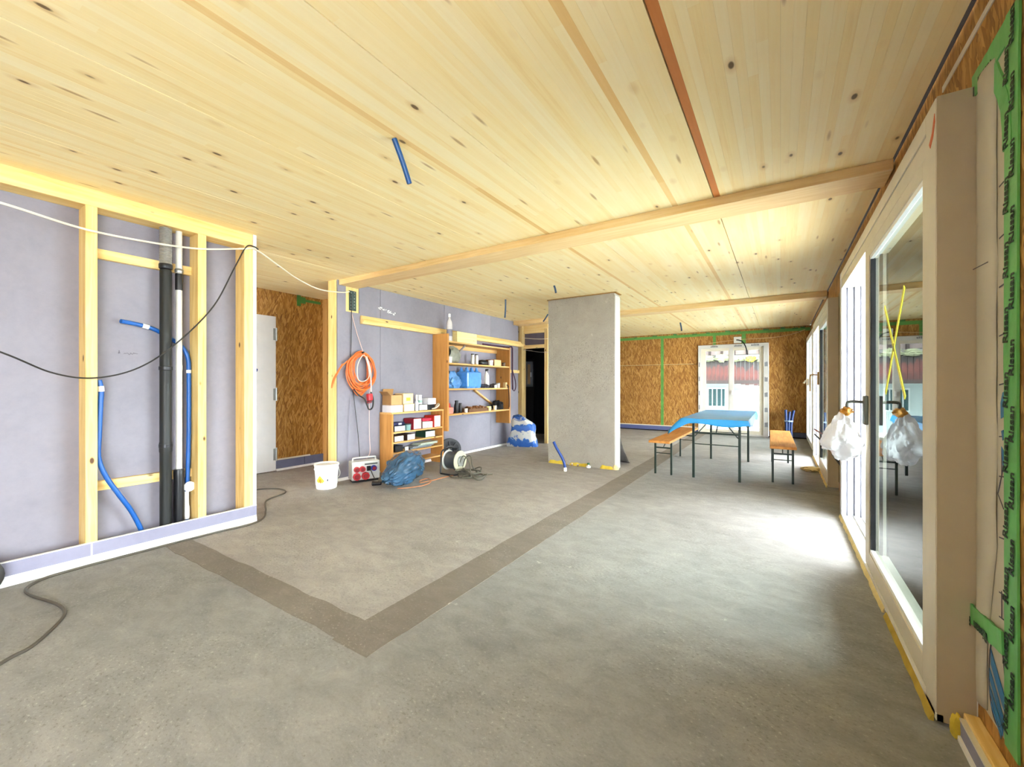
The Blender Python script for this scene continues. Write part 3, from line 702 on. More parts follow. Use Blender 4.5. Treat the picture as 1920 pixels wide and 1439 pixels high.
B(-7,4,-.18,0,2.7,4.4).build('gable_boarding', mat('gable','#7d6f6a',.9), hs)

# ================================================================== pipes in the stud partition
o = thing('drain_pipe', 'black waste pipe standing between the timber studs', 'pipe', (-4.285,1.366,.12))
MB().lathe([(.040,.0),(.040,.62),(.043,.63),(.043,.70),(.040,.71),(.040,2.12),(.038,2.13)],20).build('pipe_tube', mat('dark_pipe','#191c1b',.5,var=.15), o, smooth=True)
for z in (.66,1.30): MB().lathe([(.0405,z),(.0455,z+.004),(.0455,z+.03),(.0405,z+.034)],20).build('pipe_collar', BLACK, o, smooth=True)
o = thing('flexible_duct', 'silver flexible duct on top of the black waste pipe', 'duct', (-4.285,1.366,2.26))
pf = [(.039,0),(.042,.03),(.042,.05)]
for i in range(24): pf += [(.0395,.055+i*.0135), (.0435,.0615+i*.0135)]
pf += [(.040,.40)]
MB().lathe(pf,20).build('duct_tube', mat('silver_foil','#a6a7a4',.35,metal=.6,var=.25,vscale=30,bump=.5,bscale=50), o, smooth=True)
MB().lathe([(.043,.0),(.046,.005),(.046,.035),(.043,.04)],20).build('duct_clamp', BLACK, o, smooth=True)
o = thing('vent_pipe', 'thin pale grey pipe with a black foam sleeve at its foot', 'pipe', (-4.285,1.457,.12))
MB().lathe([(.023,.40),(.023,1.30),(.025,1.31),(.025,1.34),(.023,1.35),(.023,2.478)],16).build('pipe_tube', mat('pale_pipe','#c9c6bd',.4,var=.05), o, smooth=True)
MB().lathe([(.036,0),(.038,.02),(.037,.40),(.038,.445),(.034,.465),(.022,.47)],16).build('foam_sleeve', BLACK, o, smooth=True)
MB().lathe([(.026,1.98),(.027,1.99),(.027,2.11),(.026,2.12)],16).build('black_sleeve', BLACK, o, smooth=True)
cl = MB().lathe([(.0265,2.125),(.030,2.13),(.030,2.155),(.0265,2.16)],16); cl.cyl((-.02,0,2.143),(-.085,0,2.143),.006,n=8); cl.build('pipe_clamp', STEEL, o, smooth=True)
def conduit(name, label, pts, r, m, bands=(), n=10, cat='conduit', group=None, ribs=False):
    sp = spline(pts, n); o = thing(name, label, cat, tuple(pts[-1]), 0, group)
    off = Vector(pts[-1]); q = [p-off for p in sp]
    rr = [r*(1+.06*(i % 2)) for i in range(len(q))] if ribs else r
    MB().tube(q, rr, 10).build('tube', m, o, smooth=True)
    for (i0, i1, bm_) in bands: MB().tube(q[i0:i1], r*1.16, 12).build('label_band', bm_, o, smooth=True)
    return o
conduit('blue_conduit', 'blue flexible conduit bulging out beside the timber stud', [(-4.255,.957,1.335),(-4.25,.968,1.25),(-4.25,.963,1.15),(-4.25,.955,.913),(-4.25,.953,.756),(-4.25,.995,.61),(-4.25,1.07,.454),(-4.26,1.132,.336),(-4.27,1.18,.22),(-4.28,1.213,.125)], .0165, BLUEC, ((6,11,WHITE),))
conduit('blue_conduit', 'blue flexible conduit arching behind the pipes to a bare end', [(-4.30,1.09,1.794),(-4.33,1.189,1.785),(-4.335,1.29,1.763),(-4.345,1.378,1.719),(-4.345,1.463,1.66),(-4.325,1.505,1.609),(-4.315,1.53,1.532),(-4.31,1.536,1.402),(-4.31,1.536,.938),(-4.31,1.530,.613),(-4.31,1.522,.339),(-4.31,1.518,.125)], .0165, BLUEC, ((14,19,WHITE),(69,71,WHITE)))
cq = bpy.data.objects['blue_conduit.001']
MB().lathe([(.020,.02),(.025,.03),(.025,.12),(.020,.14),(.020,.26)],14).build('sleeve', WHITE, cq, smooth=True); MB().lathe([(.0,-.006),(.042,-.006),(.042,.006),(0,.006)],20,(.03,.012,.30),0).build('disc', WHITE, cq, smooth=True)

# ================================================================== cables
def cable(name, label, pts, r, m, n=10, cat='cable', nn=7, cz=None):
    sp = spline(pts, n); base = Vector(pts[-1]) if cz is None else Vector(cz)
    o = MB().tube([p-base for p in sp], r, nn).build(name, m, None, smooth=True); o.location = base*K
    return tag(o, label, cat)
cable('white_cable', 'white cable slung along the stud partition and across to the lilac wall',
      [(-3.9,-.6,2.50),(-3.95,0,2.43),(-4.0,.46,2.411),(-4.1,.906,2.39),(-4.17,1.497,2.45),(-4.18,1.90,2.555),(-4.175,2.02,2.578),(-4.35,2.332,2.526),(-4.57,2.666,2.489),(-4.75,3.043,2.47),(-4.93,3.468,2.535),(-5.0,3.641,2.585)], .0075, WCABLE)
cable('black_cable', 'thin black cable hanging in a loop in front of the studs',
      [(-3.9,-.5,1.98),(-3.95,0,1.72),(-4.0,.46,1.501),(-4.1,.699,1.379),(-4.15,.917,1.35),(-4.17,1.161,1.432),(-4.18,1.401,1.638),(-4.18,1.67,1.987),(-4.18,1.845,2.38),(-4.175,1.935,2.58),(-4.165,2.0,2.60),(-4.17,2.04,2.585)], .0055, RUBBER)
fz = .007
cable('floor_cable', 'black rubber cable snaking over the screed along the base strip',
      [(x,y,fz) for x,y in [(-2.75,.02),(-3.043,.35),(-3.114,.458),(-3.304,.583),(-3.431,.628),(-3.598,.624),(-3.857,.568),(-4.02,.566),(-4.12,.642),(-4.155,.771),(-4.165,1.148),(-4.155,1.672),(-4.131,1.954),(-4.23,2.12),(-4.45,2.25),(-4.833,2.454),(-5.002,2.756),(-5.264,2.801),(-5.432,2.631),(-5.3,2.40),(-4.75,2.14)]], .0085, CABLEG, 10, cz=(-3.6,.624,0))
o = thing('red_plug', 'red plug with a black cap on the floor behind the stud partition end', 'plug', (-4.72,2.12,0), .5)
MB().lathe([(.03,0),(.034,.01),(.034,.10),(.026,.12),(.02,.17)],14,(0,0,0)).build('plug_body', REDP, o, smooth=True); MB().lathe([(.021,.17),(.024,.18),(.024,.215),(.012,.23)],14).build('plug_cap', BLUED, o, smooth=True)
o = thing('cable_clip', 'dark blue plug hanging on the white end of the stud partition', 'plug', (-4.45,2.034,1.46))
mb = MB().box(-.03,.03,.0,.03,-.02,.06); mb.build('socket', WHITE, o, bevel=.004); MB().cyl((0,.03,.0),(.0,.13,-.012),.02,.016).build('plug_body', BLUED, o, smooth=True)
MB().tube(spline([(0,.12,-.012),(.01,.11,-.2),(-.01,.06,-.6),(0,.05,-1.0),(-.02,.06,-1.25)],8),.004,6).build('lead', CABLEG, o, smooth=True)
cable('dark_lead', 'dark lead dropping straight from the beam connector plate', [(-5.012,3.665,2.575),(-4.998,3.675,2.45),(-4.998,3.668,1.905),(-4.998,3.658,1.462),(-4.998,3.70,1.2),(-4.99,3.735,.9),(-4.965,3.755,.6),(-4.91,3.74,.30)], .0052, RUBBER, cz=(-5.0,3.66,.3))
cable('white_lead', 'pale lead running slantwise from the connector plate down to the power box', [(-5.012,3.685,2.30),(-4.995,3.75,2.05),(-4.985,3.823,1.843),(-4.925,3.93,1.45),(-4.975,3.955,1.10),(-4.99,3.967,.6),(-4.93,3.93,.35),(-4.86,3.82,.275)], .0045, mat('pink_white','#dcb9ae',.5), cz=(-5.0,3.95,.3))
cable('grey_lead', 'grey lead hanging below the orange coil', [(-4.995,3.675,1.20),(-4.995,3.64,.9),(-4.995,3.622,.55),(-4.985,3.612,.2),(-4.96,3.60,.02)], .0045, mat('lilac_grey_lead','#7f7a8a',.5), cz=(-5.0,3.62,0))

# orange cable coil
cr = random.Random(21)
o = thing('cable_coil', 'orange extension cable coiled up on the lilac wall', 'cable', (-4.962,3.80,1.48))
mb = MB()
for i in range(13):
    ry, rz_ = cr.uniform(.13,.24), cr.uniform(.18,.31); cy, cz_ = cr.uniform(-.02,.025), -.02+(.31-rz_)*.5; x_ = -.025+.013*(i % 5)+cr.uniform(0,.006); ph = cr.random()*6
    pts = [(x_+.008*math.sin(3*t+ph), cy+ry*math.cos(t)*(1+.05*math.sin(2*t+ph)), cz_+rz_*math.sin(t)*(1+.04*math.cos(3*t+ph))) for t in [2*math.pi*k/14 for k in range(14)]]
    mb.tube(spline(pts,4,True), .0092, 7, True)
mb.tube(spline([(.0,-.19,.16),(.01,-.24,.13),(.03,-.34,.05),(.04,-.45,-.13),(.03,-.475,-.22),(.02,-.44,-.10),(.01,-.30,.10)],7), .009, 7)
mb.build('cable_loops', ORANGE, o, smooth=True)
MB().tube(spline([(.05,-.02,.22),(.06,-.10,.08),(.06,-.09,-.10),(.06,.0,-.13),(.06,.09,-.06),(.06,.07,.12),(.055,.03,.22)],6,True), .006, 7, True).build('white_tie', WCABLE, o, smooth=True)
MB().tube(spline([(.06,.05,.22),(.065,.11,.02),(.065,.125,-.28)],8), .008, 7).build('tie_tail', WCABLE, o, smooth=True)
MB().tube(spline([(.03,-.14,-.24),(.04,-.07,-.32),(.05,.02,-.38),(.05,.06,-.46),(.05,.10,-.53),(.05,.16,-.50),(.05,.17,-.38),(.05,.13,-.28)],8), .010, 8).build('black_lead', RUBBER, o, smooth=True)
pl = MB().obox((.055,.105,-.355),(.06,.075,.10),(.1,0,.1)).build('red_coupler', REDP, o, bevel=.012); MB().obox((.06,.09,-.425),(.05,.07,.03),(.1,0,.1)).build('coupler_ring', mat('dark_red','#6a1c22',.5), pl, bevel=.006)
MB().cyl((-.045,-.01,.25),(.075,-.01,.275),.012).build('hook', BLACK, o, smooth=True)

# ================================================================== timber ledge and the wall shelf
o = thing('timber_ledge', 'long slanting timber ledge along the lilac wall beside the shelf top', 'ledge', (-5.02,3.83,2.165))
MB().prism([(.0005,0),(.062,.0),(.085,.045),(.03,.118),(.0005,.118)],1,0,4.48).build('ledge_bar', WY, o, bevel=.003)
ws = thing('hanging_shelf', 'hanging wooden wall shelf with braced boards and wide side panels', 'shelf', (-5.02,5.30,.51))
YL = 1.94; D = .338
B(.001,D,0,.038,.012,1.652).build('side_panel', SHZ, ws, bevel=.003); B(.001,D,YL-.04,YL,0,1.565).build('side_panel', SHZ, ws, bevel=.003)
for z in (1.535, 1.165, .728, .295):
    B(.001,D-.004,.038,YL-.04,z-.028,z).build('shelf_board', SHY, ws, bevel=.003)
B(.001,.03,.038,YL-.04,1.44,1.506).build('back_rail', SHY, ws, bevel=.003)
MB().bar((.022,.05,1.13),(.022,.55,.86),.03,.075,up=(1,0,0)).build('brace', SHY, ws, bevel=.002); MB().bar((.022,1.12,.69),(.022,1.86,.32),.03,.075,up=(1,0,0)).build('brace', SHY, ws, bevel=.002)
SH_Z = {0:2.0455, 1:1.6755, 2:1.2385, 3:.8055}
# low shelf
ls = thing('low_shelf', 'low wooden shelf on the floor with five boards', 'shelf', (-5.02,4.167,0))
B(.01,.275,0,.03,0,.868).build('side_panel', SHZ, ls, bevel=.003); B(.01,.275,1.08,1.11,0,.868).build('side_panel', SHZ, ls, bevel=.003)
B(.01,.277,-.0,1.11,.868,.893).build('shelf_board', SHY, ls, bevel=.003)
for z in (.605,.455,.301,.135): B(.01,.273,.03,1.08,z-.022,z).build('shelf_board', SHY, ls, bevel=.002)
LZ = {0:.8935, 1:.6055, 2:.4555, 3:.3015}

# ---- little goods
def carton(label, y0, y1, z, hgt, m, face=None, x0=-4.99, x1=-4.79, rz=0.0, name='carton', flap=False, sub=None):
    cx, cy = (x0+x1)/2, (y0+y1)/2; o = thing(name, label, 'box', (cx,cy,z), rz); a, b_ = (x1-x0)/2, (y1-y0)/2
    t = .006
    body = MB()
    if flap:
        body.box(-a,a,-b_,b_,0,t); body.box(-a,-a+t,-b_,b_,t,hgt); body.box(a-t,a,-b_,b_,t,hgt); body.box(-a+t,a-t,-b_,-b_+t,t,hgt); body.box(-a+t,a-t,b_-t,b_,t,hgt)
        body.build('carton_body', m, o)
        MB().obox((0,-b_-.03,hgt+.02),(2*a*.95,.09,.004),(-.75,0,0)).build('flap', m, o); MB().obox((-a-.0,0,hgt+.045),(.004,2*b_*.95,.09),(0,.25,0)).build('flap', m, o)
    else: body.box(-a,a,-b_,b_,0,hgt).build('carton_body', m, o, bevel=.004)
    if face: B(a,a+.002,-b_+.006,b_-.006,.006,hgt-.006).build('label_face', face, o)
    if sub: MB().box(a+.002,a+.004,-b_*.4,b_*.4,hgt*.3,hgt*.6).build('printed_band', sub, o)
    return o
def bottle(label, x, y, z, r, hgt, m, cap=None, name='bottle', neck=.35, caph=.12, trigger=False, band=None):
    o = thing(name, label, 'bottle', (x,y,z)); h1 = hgt*(1-caph)
    MB().lathe([(0,0),(r*.92,0),(r,hgt*.02),(r,h1*.68),(r*.85,h1*.80),(r*neck,h1*.93),(r*neck,h1)],18).build('bottle_body', m, o, smooth=True)
    cm = cap or m
    MB().lathe([(r*neck*1.15,h1),(r*neck*1.15,hgt*.985),(r*neck*.9,hgt),(0,hgt)],14).build('cap', cm, o, smooth=True)
    if trigger: MB().box(-.012,.045,-.01,.01,hgt*.93,hgt*1.0).build('nozzle', cm, o, bevel=.003); MB().bar((.03,0,hgt*.94),(.022,0,hgt*.80),.008).build('trigger', cm, o)
    if band: MB().lathe([(r*1.01,hgt*.18),(r*1.02,hgt*.19),(r*1.02,hgt*.42),(r*1.01,hgt*.43)],18).build('label_band', band, o, smooth=True)
    return o
def tub(label, x, y, z, r, hgt, m, lid=None, name='tub', cat='tub'):
    o = thing(name, label, cat, (x,y,z))
    MB().lathe([(0,0),(r*.9,0),(r,hgt*.9),(r,hgt*.92)],16).build('tub_body', m, o, smooth=True)
    MB().lathe([(r*1.06,hgt*.86),(r*1.06,hgt),(r*.9,hgt*1.02),(0,hgt*1.02)],16).build('lid', lid or m, o, smooth=True); return o
XS = -4.80
# on top of the wall shelf and ledge
CLR = mat('milky_plastic','#c9c4c4',.25,var=.1,vscale=20)
bottle('tall clear plastic bottle standing on the wall shelf top', -4.76, 5.44, SH_Z[0], .05, .47, CLR, WHITE, band=mat('grey_label','#77737c',.5))
o = thing('timber_block', 'pale sawn timber block lying on top of the wall shelf', 'timber', (-4.80,5.90,SH_Z[0])); B(-.06,.06,-.28,.28,0,.19).build('block_body', wood('fresh_block','#f3e3a4','#e8d088',1,knots=False), o, bevel=.004); B(.0601,.061,.16,.22,.06,.064).build('pencil_mark', mat('pencil','#5e5862'), o)
STR = mat('dark_red_webbing','#3d1a35',.7,var=.2,vscale=40)
o = thing('webbing_strap', 'dark purple webbing strap hanging from the wall shelf corner', 'strap', (-4.66,7.225,SH_Z[0]))
MB().tube(spline([(-.05,-.9,.020),(-.03,-.5,.020),(-.02,-.1,.022),(.005,.02,.03),(.012,.03,-.1),(.012,.03,-.5),(.013,.045,-.84)],8), .017, 6).build('strap_band', STR, o, smooth=True)
MB().tube(spline([(.012,.03,-.40),(.015,.06,-.5),(.016,.14,-.66),(.016,.155,-.80),(.015,.10,-.87),(.014,.045,-.84)],8), .010, 6).build('strap_loop', STR, o, smooth=True)
# level 1
o = thing('flexible_hose_end', 'grey crumpled duct piece with a black rim on the upper shelf board', 'duct', (-4.83,5.58,SH_Z[1]))
blob((0,0,.14),(.12,.17,.15),.18,2.2,4,.0,3).build('duct_body', mat('grey_duct','#8f9082',.6,var=.2,vscale=20,bump=.4), o, smooth=True)
MB().lathe([(.07,0),(.085,.01),(.085,.05),(.07,.06)],18,(.02,-.19,.19),1).build('black_rim', BLACK, o, smooth=True)
MB().cyl((.06,.12,.20),(.10,.24,.32),.02,.016).build('spout', mat('grey_rod','#8b857f',.5), o, smooth=True)
tub('white paper roll on the upper shelf board beside the grey duct piece', -4.72, 5.40, SH_Z[1], .045, .10, mat('paper_white','#e6e2e0',.8), None, 'paper_roll', 'roll')
for i, (yy, nm) in enumerate(((6.13,'slim silver spray can with a dark cap beside the grey duct piece'),(6.25,'slim silver spray can with a dark cap beside the black pouch'))):
    bottle(nm, -4.80, yy, SH_Z[1], .034, .20, mat('can_silver','#d8d4c8',.35,metal=.3), BLACK, 'spray_can', .8, .1)
o = blob((0,0,.045),(.08,.14,.055),.25,2.5,3,0,8).build('black_pouch', BLACK, None, smooth=True); o.location = Vector((-4.83,6.47,SH_Z[1]))*K; tag(o,'flat black pouch lying on the upper shelf board','pouch')
tub('white lidded tub beside the black pouch on the upper shelf board', -4.74, 6.62, SH_Z[1], .048, .10, WHITE)
carton('small brown cardboard carton at the end of the upper shelf board', 6.74, 6.98, SH_Z[1], .125, mat('red_brown_card','#8c5a32',.8), CARDL, -4.95,-4.74)
tub('small dark tin in the corner of the upper shelf board', -4.76, 7.10, SH_Z[1], .035, .075, mat('brown_tin','#6d4f36',.5), BLACK, 'tin', 'tin')
# level 2
BP = mat('blue_plastic_wrap','#5f93cc',.25,var=.25,vscale=16,bump=.6,bscale=22); BP2 = mat('blue_shrink_wrap','#4f8fd8',.22,var=.2,vscale=14,bump=.4,bscale=18)
o = blob((0,0,.12),(.115,.17,.15),.35,2.4,4,0,12,lambda q,p: Vector((q.x,q.y,q.z*(1-.5*(q.y/.2)) if q.z > 0 else q.z))).build('blue_bag', BP, None, smooth=True); o.location = Vector((-4.83,5.595,SH_Z[2]))*K; tag(o,'crumpled blue plastic bag slumped on the middle shelf board','bag')
o = thing('bottle_pack', 'six bottles shrink-wrapped in blue film on the middle shelf board', 'bottle pack', (-4.83,6.06,SH_Z[2]))
for i in range(3):
    for j in range(2): MB().lathe([(0,.0),(.062,.0),(.066,.02),(.066,.25),(.05,.30),(.022,.34),(.022,.375),(0,.38)],14,(-.065+.13*j,-.14+.14*i,0)).build('wrapped_bottle', BP2, o, smooth=True)
B(-.135,.135,-.212,.212,.012,.30).build('shrink_film', BP2, o, bevel=.03, seg=4)
bottle('slim grey bottle with a black spout on the middle shelf board', -4.88, 6.44, SH_Z[2], .042, .27, mat('bottle_grey','#d9d3d2',.4), BLACK, neck=.3, caph=.25)
bottle('white spray bottle with a dark trigger on the middle shelf board', -4.84, 6.62, SH_Z[2], .05, .37, mat('bottle_cream','#ece4d8',.4), BLACK, 'spray_bottle', .45, .12, True)
o = blob((0,0,.03),(.045,.12,.045),.4,3,3,0,15).build('work_gloves', mat('dark_glove','#1d2130',.7,var=.3), None, smooth=True); o.location = Vector((-4.735,6.42,SH_Z[2]))*K; tag(o,'dark work gloves lying in front of the grey bottle','gloves')
o = blob((0,0,.035),(.05,.09,.05),.4,3,3,0,17).build('black_cloth', mat('black_cloth','#2a1d1d',.8), None, smooth=True); o.location = Vector((-4.80,6.78,SH_Z[2]))*K; tag(o,'small black cloth bundle beside the white spray bottle','cloth')
tub('small white jar standing in front of the black cloth bundle', -4.725, 6.76, SH_Z[2], .03, .06, WHITE, None, 'jar', 'jar')
tub('clear jar with a grey lid near the strap end of the middle board', -4.78, 6.93, SH_Z[2], .042, .10, mat('jar_clear','#cfc9c0',.3), mat('lid_grey','#8a8580',.4), 'jar', 'jar')
o = thing('wood_offcut', 'upright wooden offcut at the end of the middle shelf board', 'timber', (-4.74,7.13,SH_Z[2])); B(-.03,.03,-.03,.03,0,.11).build('offcut_body', CARDL, o, bevel=.003); MB().tube(spline([(.036,.0,.06),(.064,.01,.035),(.072,.03,-.1),(.072,.045,-.32),(.070,.04,-.40)],6),.012,6).build('hanging_tape', mat('brown_band','#4a2f1c',.7), o, smooth=True)
# level 3
o = thing('red_canister', 'red and white canister at the near end of the lowest wall shelf board', 'canister', (-4.76,5.43,SH_Z[3])); B(-.05,.05,-.06,.06,0,.11).build('canister_body', mat('salmon','#e5907f',.5,var=.25,vscale=25), o, bevel=.012); MB().lathe([(.03,.11),(.022,.13),(.014,.18),(0,.185)],12).build('red_spout', REDP, o, smooth=True)
for i, (yy, hh, nm) in enumerate(((5.66,.22,'tall black cartridge standing beside the red canister'),(5.765,.17,'shorter black cartridge standing beside the tall black one'))):
    bottle(nm, -4.79, yy, SH_Z[3], .042 if i == 0 else .032, hh, BLACK, BLACK, 'cartridge', .7, .1)
tub('small white cup beside the black cartridges', -4.74, 5.86, SH_Z[3], .032, .07, WHITE, None, 'cup', 'cup')
o = thing('screw_tray', 'open tray heaped with brown fittings on the lowest wall shelf board', 'tray', (-4.80,6.20,SH_Z[3]))
tr = MB(); tr.box(-.10,.10,-.30,.30,0,.008); tr.box(-.10,-.092,-.30,.30,.008,.06); tr.box(.092,.10,-.30,.30,.008,.06); tr.box(-.092,.092,-.30,-.292,.008,.06); tr.box(-.092,.092,.292,.30,.008,.06); tr.build('tray_body', CARDD, o)
fit = MB(); r = random.Random(4)
for i in range(60): fit.obox((r.uniform(-.075,.075), r.uniform(-.27,.27), r.uniform(.03,.085)), (.03,.05,.025), (r.random()*3,r.random()*3,r.random()*3))
fo_ = fit.build('fittings', mat('copper_brown','#8a5a35',.5,var=.5,vscale=30), o); fo_['kind'] = 'stuff'
tub('pale yellow tape roll beside the tray of brown fittings', -4.77, 6.60, SH_Z[3], .05, .075, mat('pale_yellow','#d9d98a',.5), None, 'tape_roll', 'tape roll')
tub('small cream pot between the yellow roll and the black hat', -4.73, 6.75, SH_Z[3], .033, .085, mat('cream_pot','#e5d5b0',.5), None, 'pot', 'pot')
o = blob((0,0,.06),(.10,.14,.11),.3,2.2,4,0,19).build('work_hat', mat('black_felt','#0e0d0f',.9), None, smooth=True); o.location = Vector((-4.84,6.985,SH_Z[3]))*K; tag(o,'crumpled black hat at the far end of the lowest wall shelf board','hat')

# goods on the low shelf: top
carton('flat white carton on the near end of the low shelf top', 4.18, 4.40, LZ[0], .105, mat('off_white','#d4cecd',.6), WHITE, -4.97,-4.77, name='white_carton')
carton('beige carton with pale front in the middle of the low shelf top', 4.43, 4.64, LZ[0], .115, CARDL, mat('cream','#f0e8c8',.6), -4.97,-4.775)
carton('open brown cardboard box on top of the flat white carton', 4.20, 4.41, LZ[0]+.1055, .15, CARD, mat('tan_card','#c09a68',.8), -4.99,-4.80, flap=True)
carton('carton with a yellow sticker on top of the beige carton', 4.425, 4.63, LZ[0]+.1155, .16, CARDL, mat('pink_beige','#dcbba0',.6), -4.97,-4.79, sub=mat('yellow_sticker','#f0cf3a',.5))
bottle('slim white bottle with pointed tip on the low shelf top', -4.79, 4.70, LZ[0], .03, .25, mat('pale_blue_white','#dfe1ee',.4), WHITE, neck=.5, caph=.3)
carton('dark green carton with white label on the low shelf top', 4.75, 4.94, LZ[0], .095, mat('dark_olive','#3a3a2c',.7), WHITE, -4.97,-4.79)
bottle('white bottle with a green band on top of the dark green carton', -4.85, 4.83, LZ[0]+.0955, .036, .15, WHITE, WHITE, neck=.8, band=mat('mint','#9fc7b4',.5))
carton('white rounded carton balanced above the black tool on the low shelf top', 4.97, 5.15, LZ[0]+.088, .10, mat('white_card','#f2eef2',.5), None, -4.95,-4.80)
o = thing('black_tool', 'black hand tool with a looped white cord on the low shelf top', 'tool', (-4.86,5.07,LZ[0])); MB().box(-.06,.06,-.10,.06,0,.087).build('tool_body', BLACK, o, bevel=.012)
MB().tube(spline([(.065,-.02,.012),(.08,.06,.03),(.07,.14,.07),(.03,.165,.09),(.02,.13,.055),(.05,.07,.015)],7),.012,7).build('cord', mat('cream_cord','#d8cfbd',.6), o, smooth=True)
# level 1 of the low shelf
carton('black carton with white label on the upper board of the low shelf', 4.24, 4.45, LZ[1], .085, BLACK, mat('grey_white','#dde2e6',.5), -4.99,-4.775)
o = thing('spirit_level_case', 'dark blue tool case lying on the black carton', 'case', (-4.89,4.37,LZ[1]+.0855)); B(-.06,.08,-.11,.11,0,.045).build('case_body', mat('navy','#1a2050',.5), o, bevel=.01); B(.08,.084,-.02,.04,.01,.035).build('latch', GREYP, o)
tub('teal and white tin between the black carton and the red carton', -4.80, 4.525, LZ[1], .05, .10, mat('teal_tin','#7ba09c',.5), mat('teal_lid','#22403f',.5), 'tin', 'tin')
carton('dark red carton with pink printed front on the low shelf', 4.62, 4.79, LZ[1], .17, mat('dark_red_card','#9a2030',.6), mat('pink_print','#eab9b4',.6), -4.99,-4.775)
carton('grey speckled carton with cream front beside the pink printed carton', 4.82, 4.94, LZ[1], .11, mat('taupe','#8a8078',.7), mat('cream2','#eee7d2',.6), -4.99,-4.78)
carton('white carton with red lid on the upper board of the low shelf', 4.95, 5.05, LZ[1], .10, mat('white_red','#ecd6dc',.6), WHITE, -4.99,-4.78)
carton('flat red carton lying over the cream and white cartons', 4.84, 5.04, LZ[1]+.1105, .045, mat('crimson','#c22a44',.5), None, -4.97,-4.80)
carton('bright red upright carton with white end against the low shelf side', 5.075, 5.225, LZ[1], .19, mat('bright_red','#d3301f',.5), WHITE, -4.99,-4.77)
# level 2
carton('brown carton with white label on the second board of the low shelf', 4.24, 4.42, LZ[2], .085, CARDD, WHITE, -4.99,-4.775)
carton('dark brown carton with tilted white label beside the brown one', 4.47, 4.65, LZ[2], .09, mat('umber','#3d2a20',.7), mat('lav_white','#e8e3ee',.6), -4.99,-4.775, .12)
carton('dark green carton with mint label on the second board of the low shelf', 4.88, 5.10, LZ[2], .10, mat('bottle_green','#17402f',.6), mat('mint_white','#d6e6dc',.6), -4.99,-4.775)
# level 3
carton('small black carton on the third board of the low shelf', 4.27, 4.42, LZ[3], .09, BLACK, None, -4.99,-4.79)
tub('small white cup beside the black carton on the third board', -4.78, 4.48, LZ[3], .03, .06, WHITE, None, 'cup', 'cup')
o = thing('folder_stack', 'stack of grey and pale green folders on the third board of the low shelf', 'folders', (-4.88,4.88,LZ[3]))
for i, (a_, b_, m_) in enumerate(((-.30,.14,'#7b8288'),(-.26,.20,'#8f98a0'),(-.14,.30,'#b9c6b4'),(-.10,.32,'#d3dcc8'))): MB().obox((0,(a_+b_)/2,.010+.017*i),(.20-.01*i,b_-a_,.014),(0,0,.04*(i-1.5))).build('folder', mat('folder_%d' % i, m_, .5), o, bevel=.003)
# ================================================================== things on the floor by the lilac wall
bu = thing('bucket', 'white plastic bucket with a yellow diamond label on the screed', 'bucket', (-4.83,3.185,0), .3)
prof = [(0,.004),(.115,.004),(.118,0),(.122,.01),(.138,.235),(.146,.238),(.146,.25),(.140,.252),(.142,.285),(.150,.288),(.150,.305),(.143,.308),(.135,.30),(.128,.05),(0,.045)]
MB().lathe(prof,32).build('bucket_body', WHITE, bu, smooth=True)
lid = MB().lathe([(.0,.286),(.12,.287),(.134,.298),(.134,.292),(.0,.282)],32).build('bucket_lid', mat('lid_white','#e4e2dc',.4,var=.06), bu, smooth=True)
MB().tube(spline([(.03,.148,.26),(.06,.175,.18),(.05,.18,.12),(.0,.175,.08),(-.05,.172,.10),(-.05,.15,.24)],7),.005,7).build('bucket_handle', GREYP, bu, smooth=True)
def bucket_patch(a0, z0, pts, m, nm, lift=.0012):
    vs = []
    for u, v in pts:
        z = z0+v; rr = .122+(z-.01)*(.016/.225)+lift; a_ = a0+u/.13; vs.append((rr*math.cos(a_), rr*math.sin(a_), z))
    c_ = Vector((0,0,0)); 
    for v in vs: c_ += Vector(v)
    c_ /= len(vs); a_ = math.atan2(c_.y, c_.x); rr = .122+(c_.z-.01)*(.016/.225)+lift
    vs.append((rr*math.cos(a_), rr*math.sin(a_), c_.z)); n = len(vs)-1
    return MB().add(vs, [(i,(i+1) % n,n) for i in range(n)]).build(nm, m, bu)
af = math.atan2(-3.185, 4.83)-.3
def blab(u, v):
    a_, b_ = 2*u-1, 2*v-1; uu = (a_+b_)/2*.055; z = .11+(a_-b_)/2*.066; rr = .122+(z-.01)*(.016/.225)+.0012; an = af-.60+uu/.13
    return (rr*math.cos(an), rr*math.sin(an), z)
MB().grid(blab, 10, 10).build('yellow_label', mat('bucket_yellow','#e0c23a',.5), bu)
bucket_patch(af-.60,.11,[(-.018,-.012),(.012,-.03),(.02,.0),(.006,.028),(-.014,.016)], mat('bucket_ochre','#b08a20',.5), 'label_figure', .002)
bucket_patch(af+.08,.118,[(-.006,-.01),(.006,-.012),(.008,.012),(-.004,.014)], BLACK, 'printed_mark'); bucket_patch(af+.05,.092,[(-.07,.0),(.07,.006),(.07,.008),(-.07,.002)], INK, 'printed_line')

pb = thing('power_box', 'grey site power box with red and blue sockets against the lilac wall', 'power box', (-4.76,3.70,0), math.radians(-22))
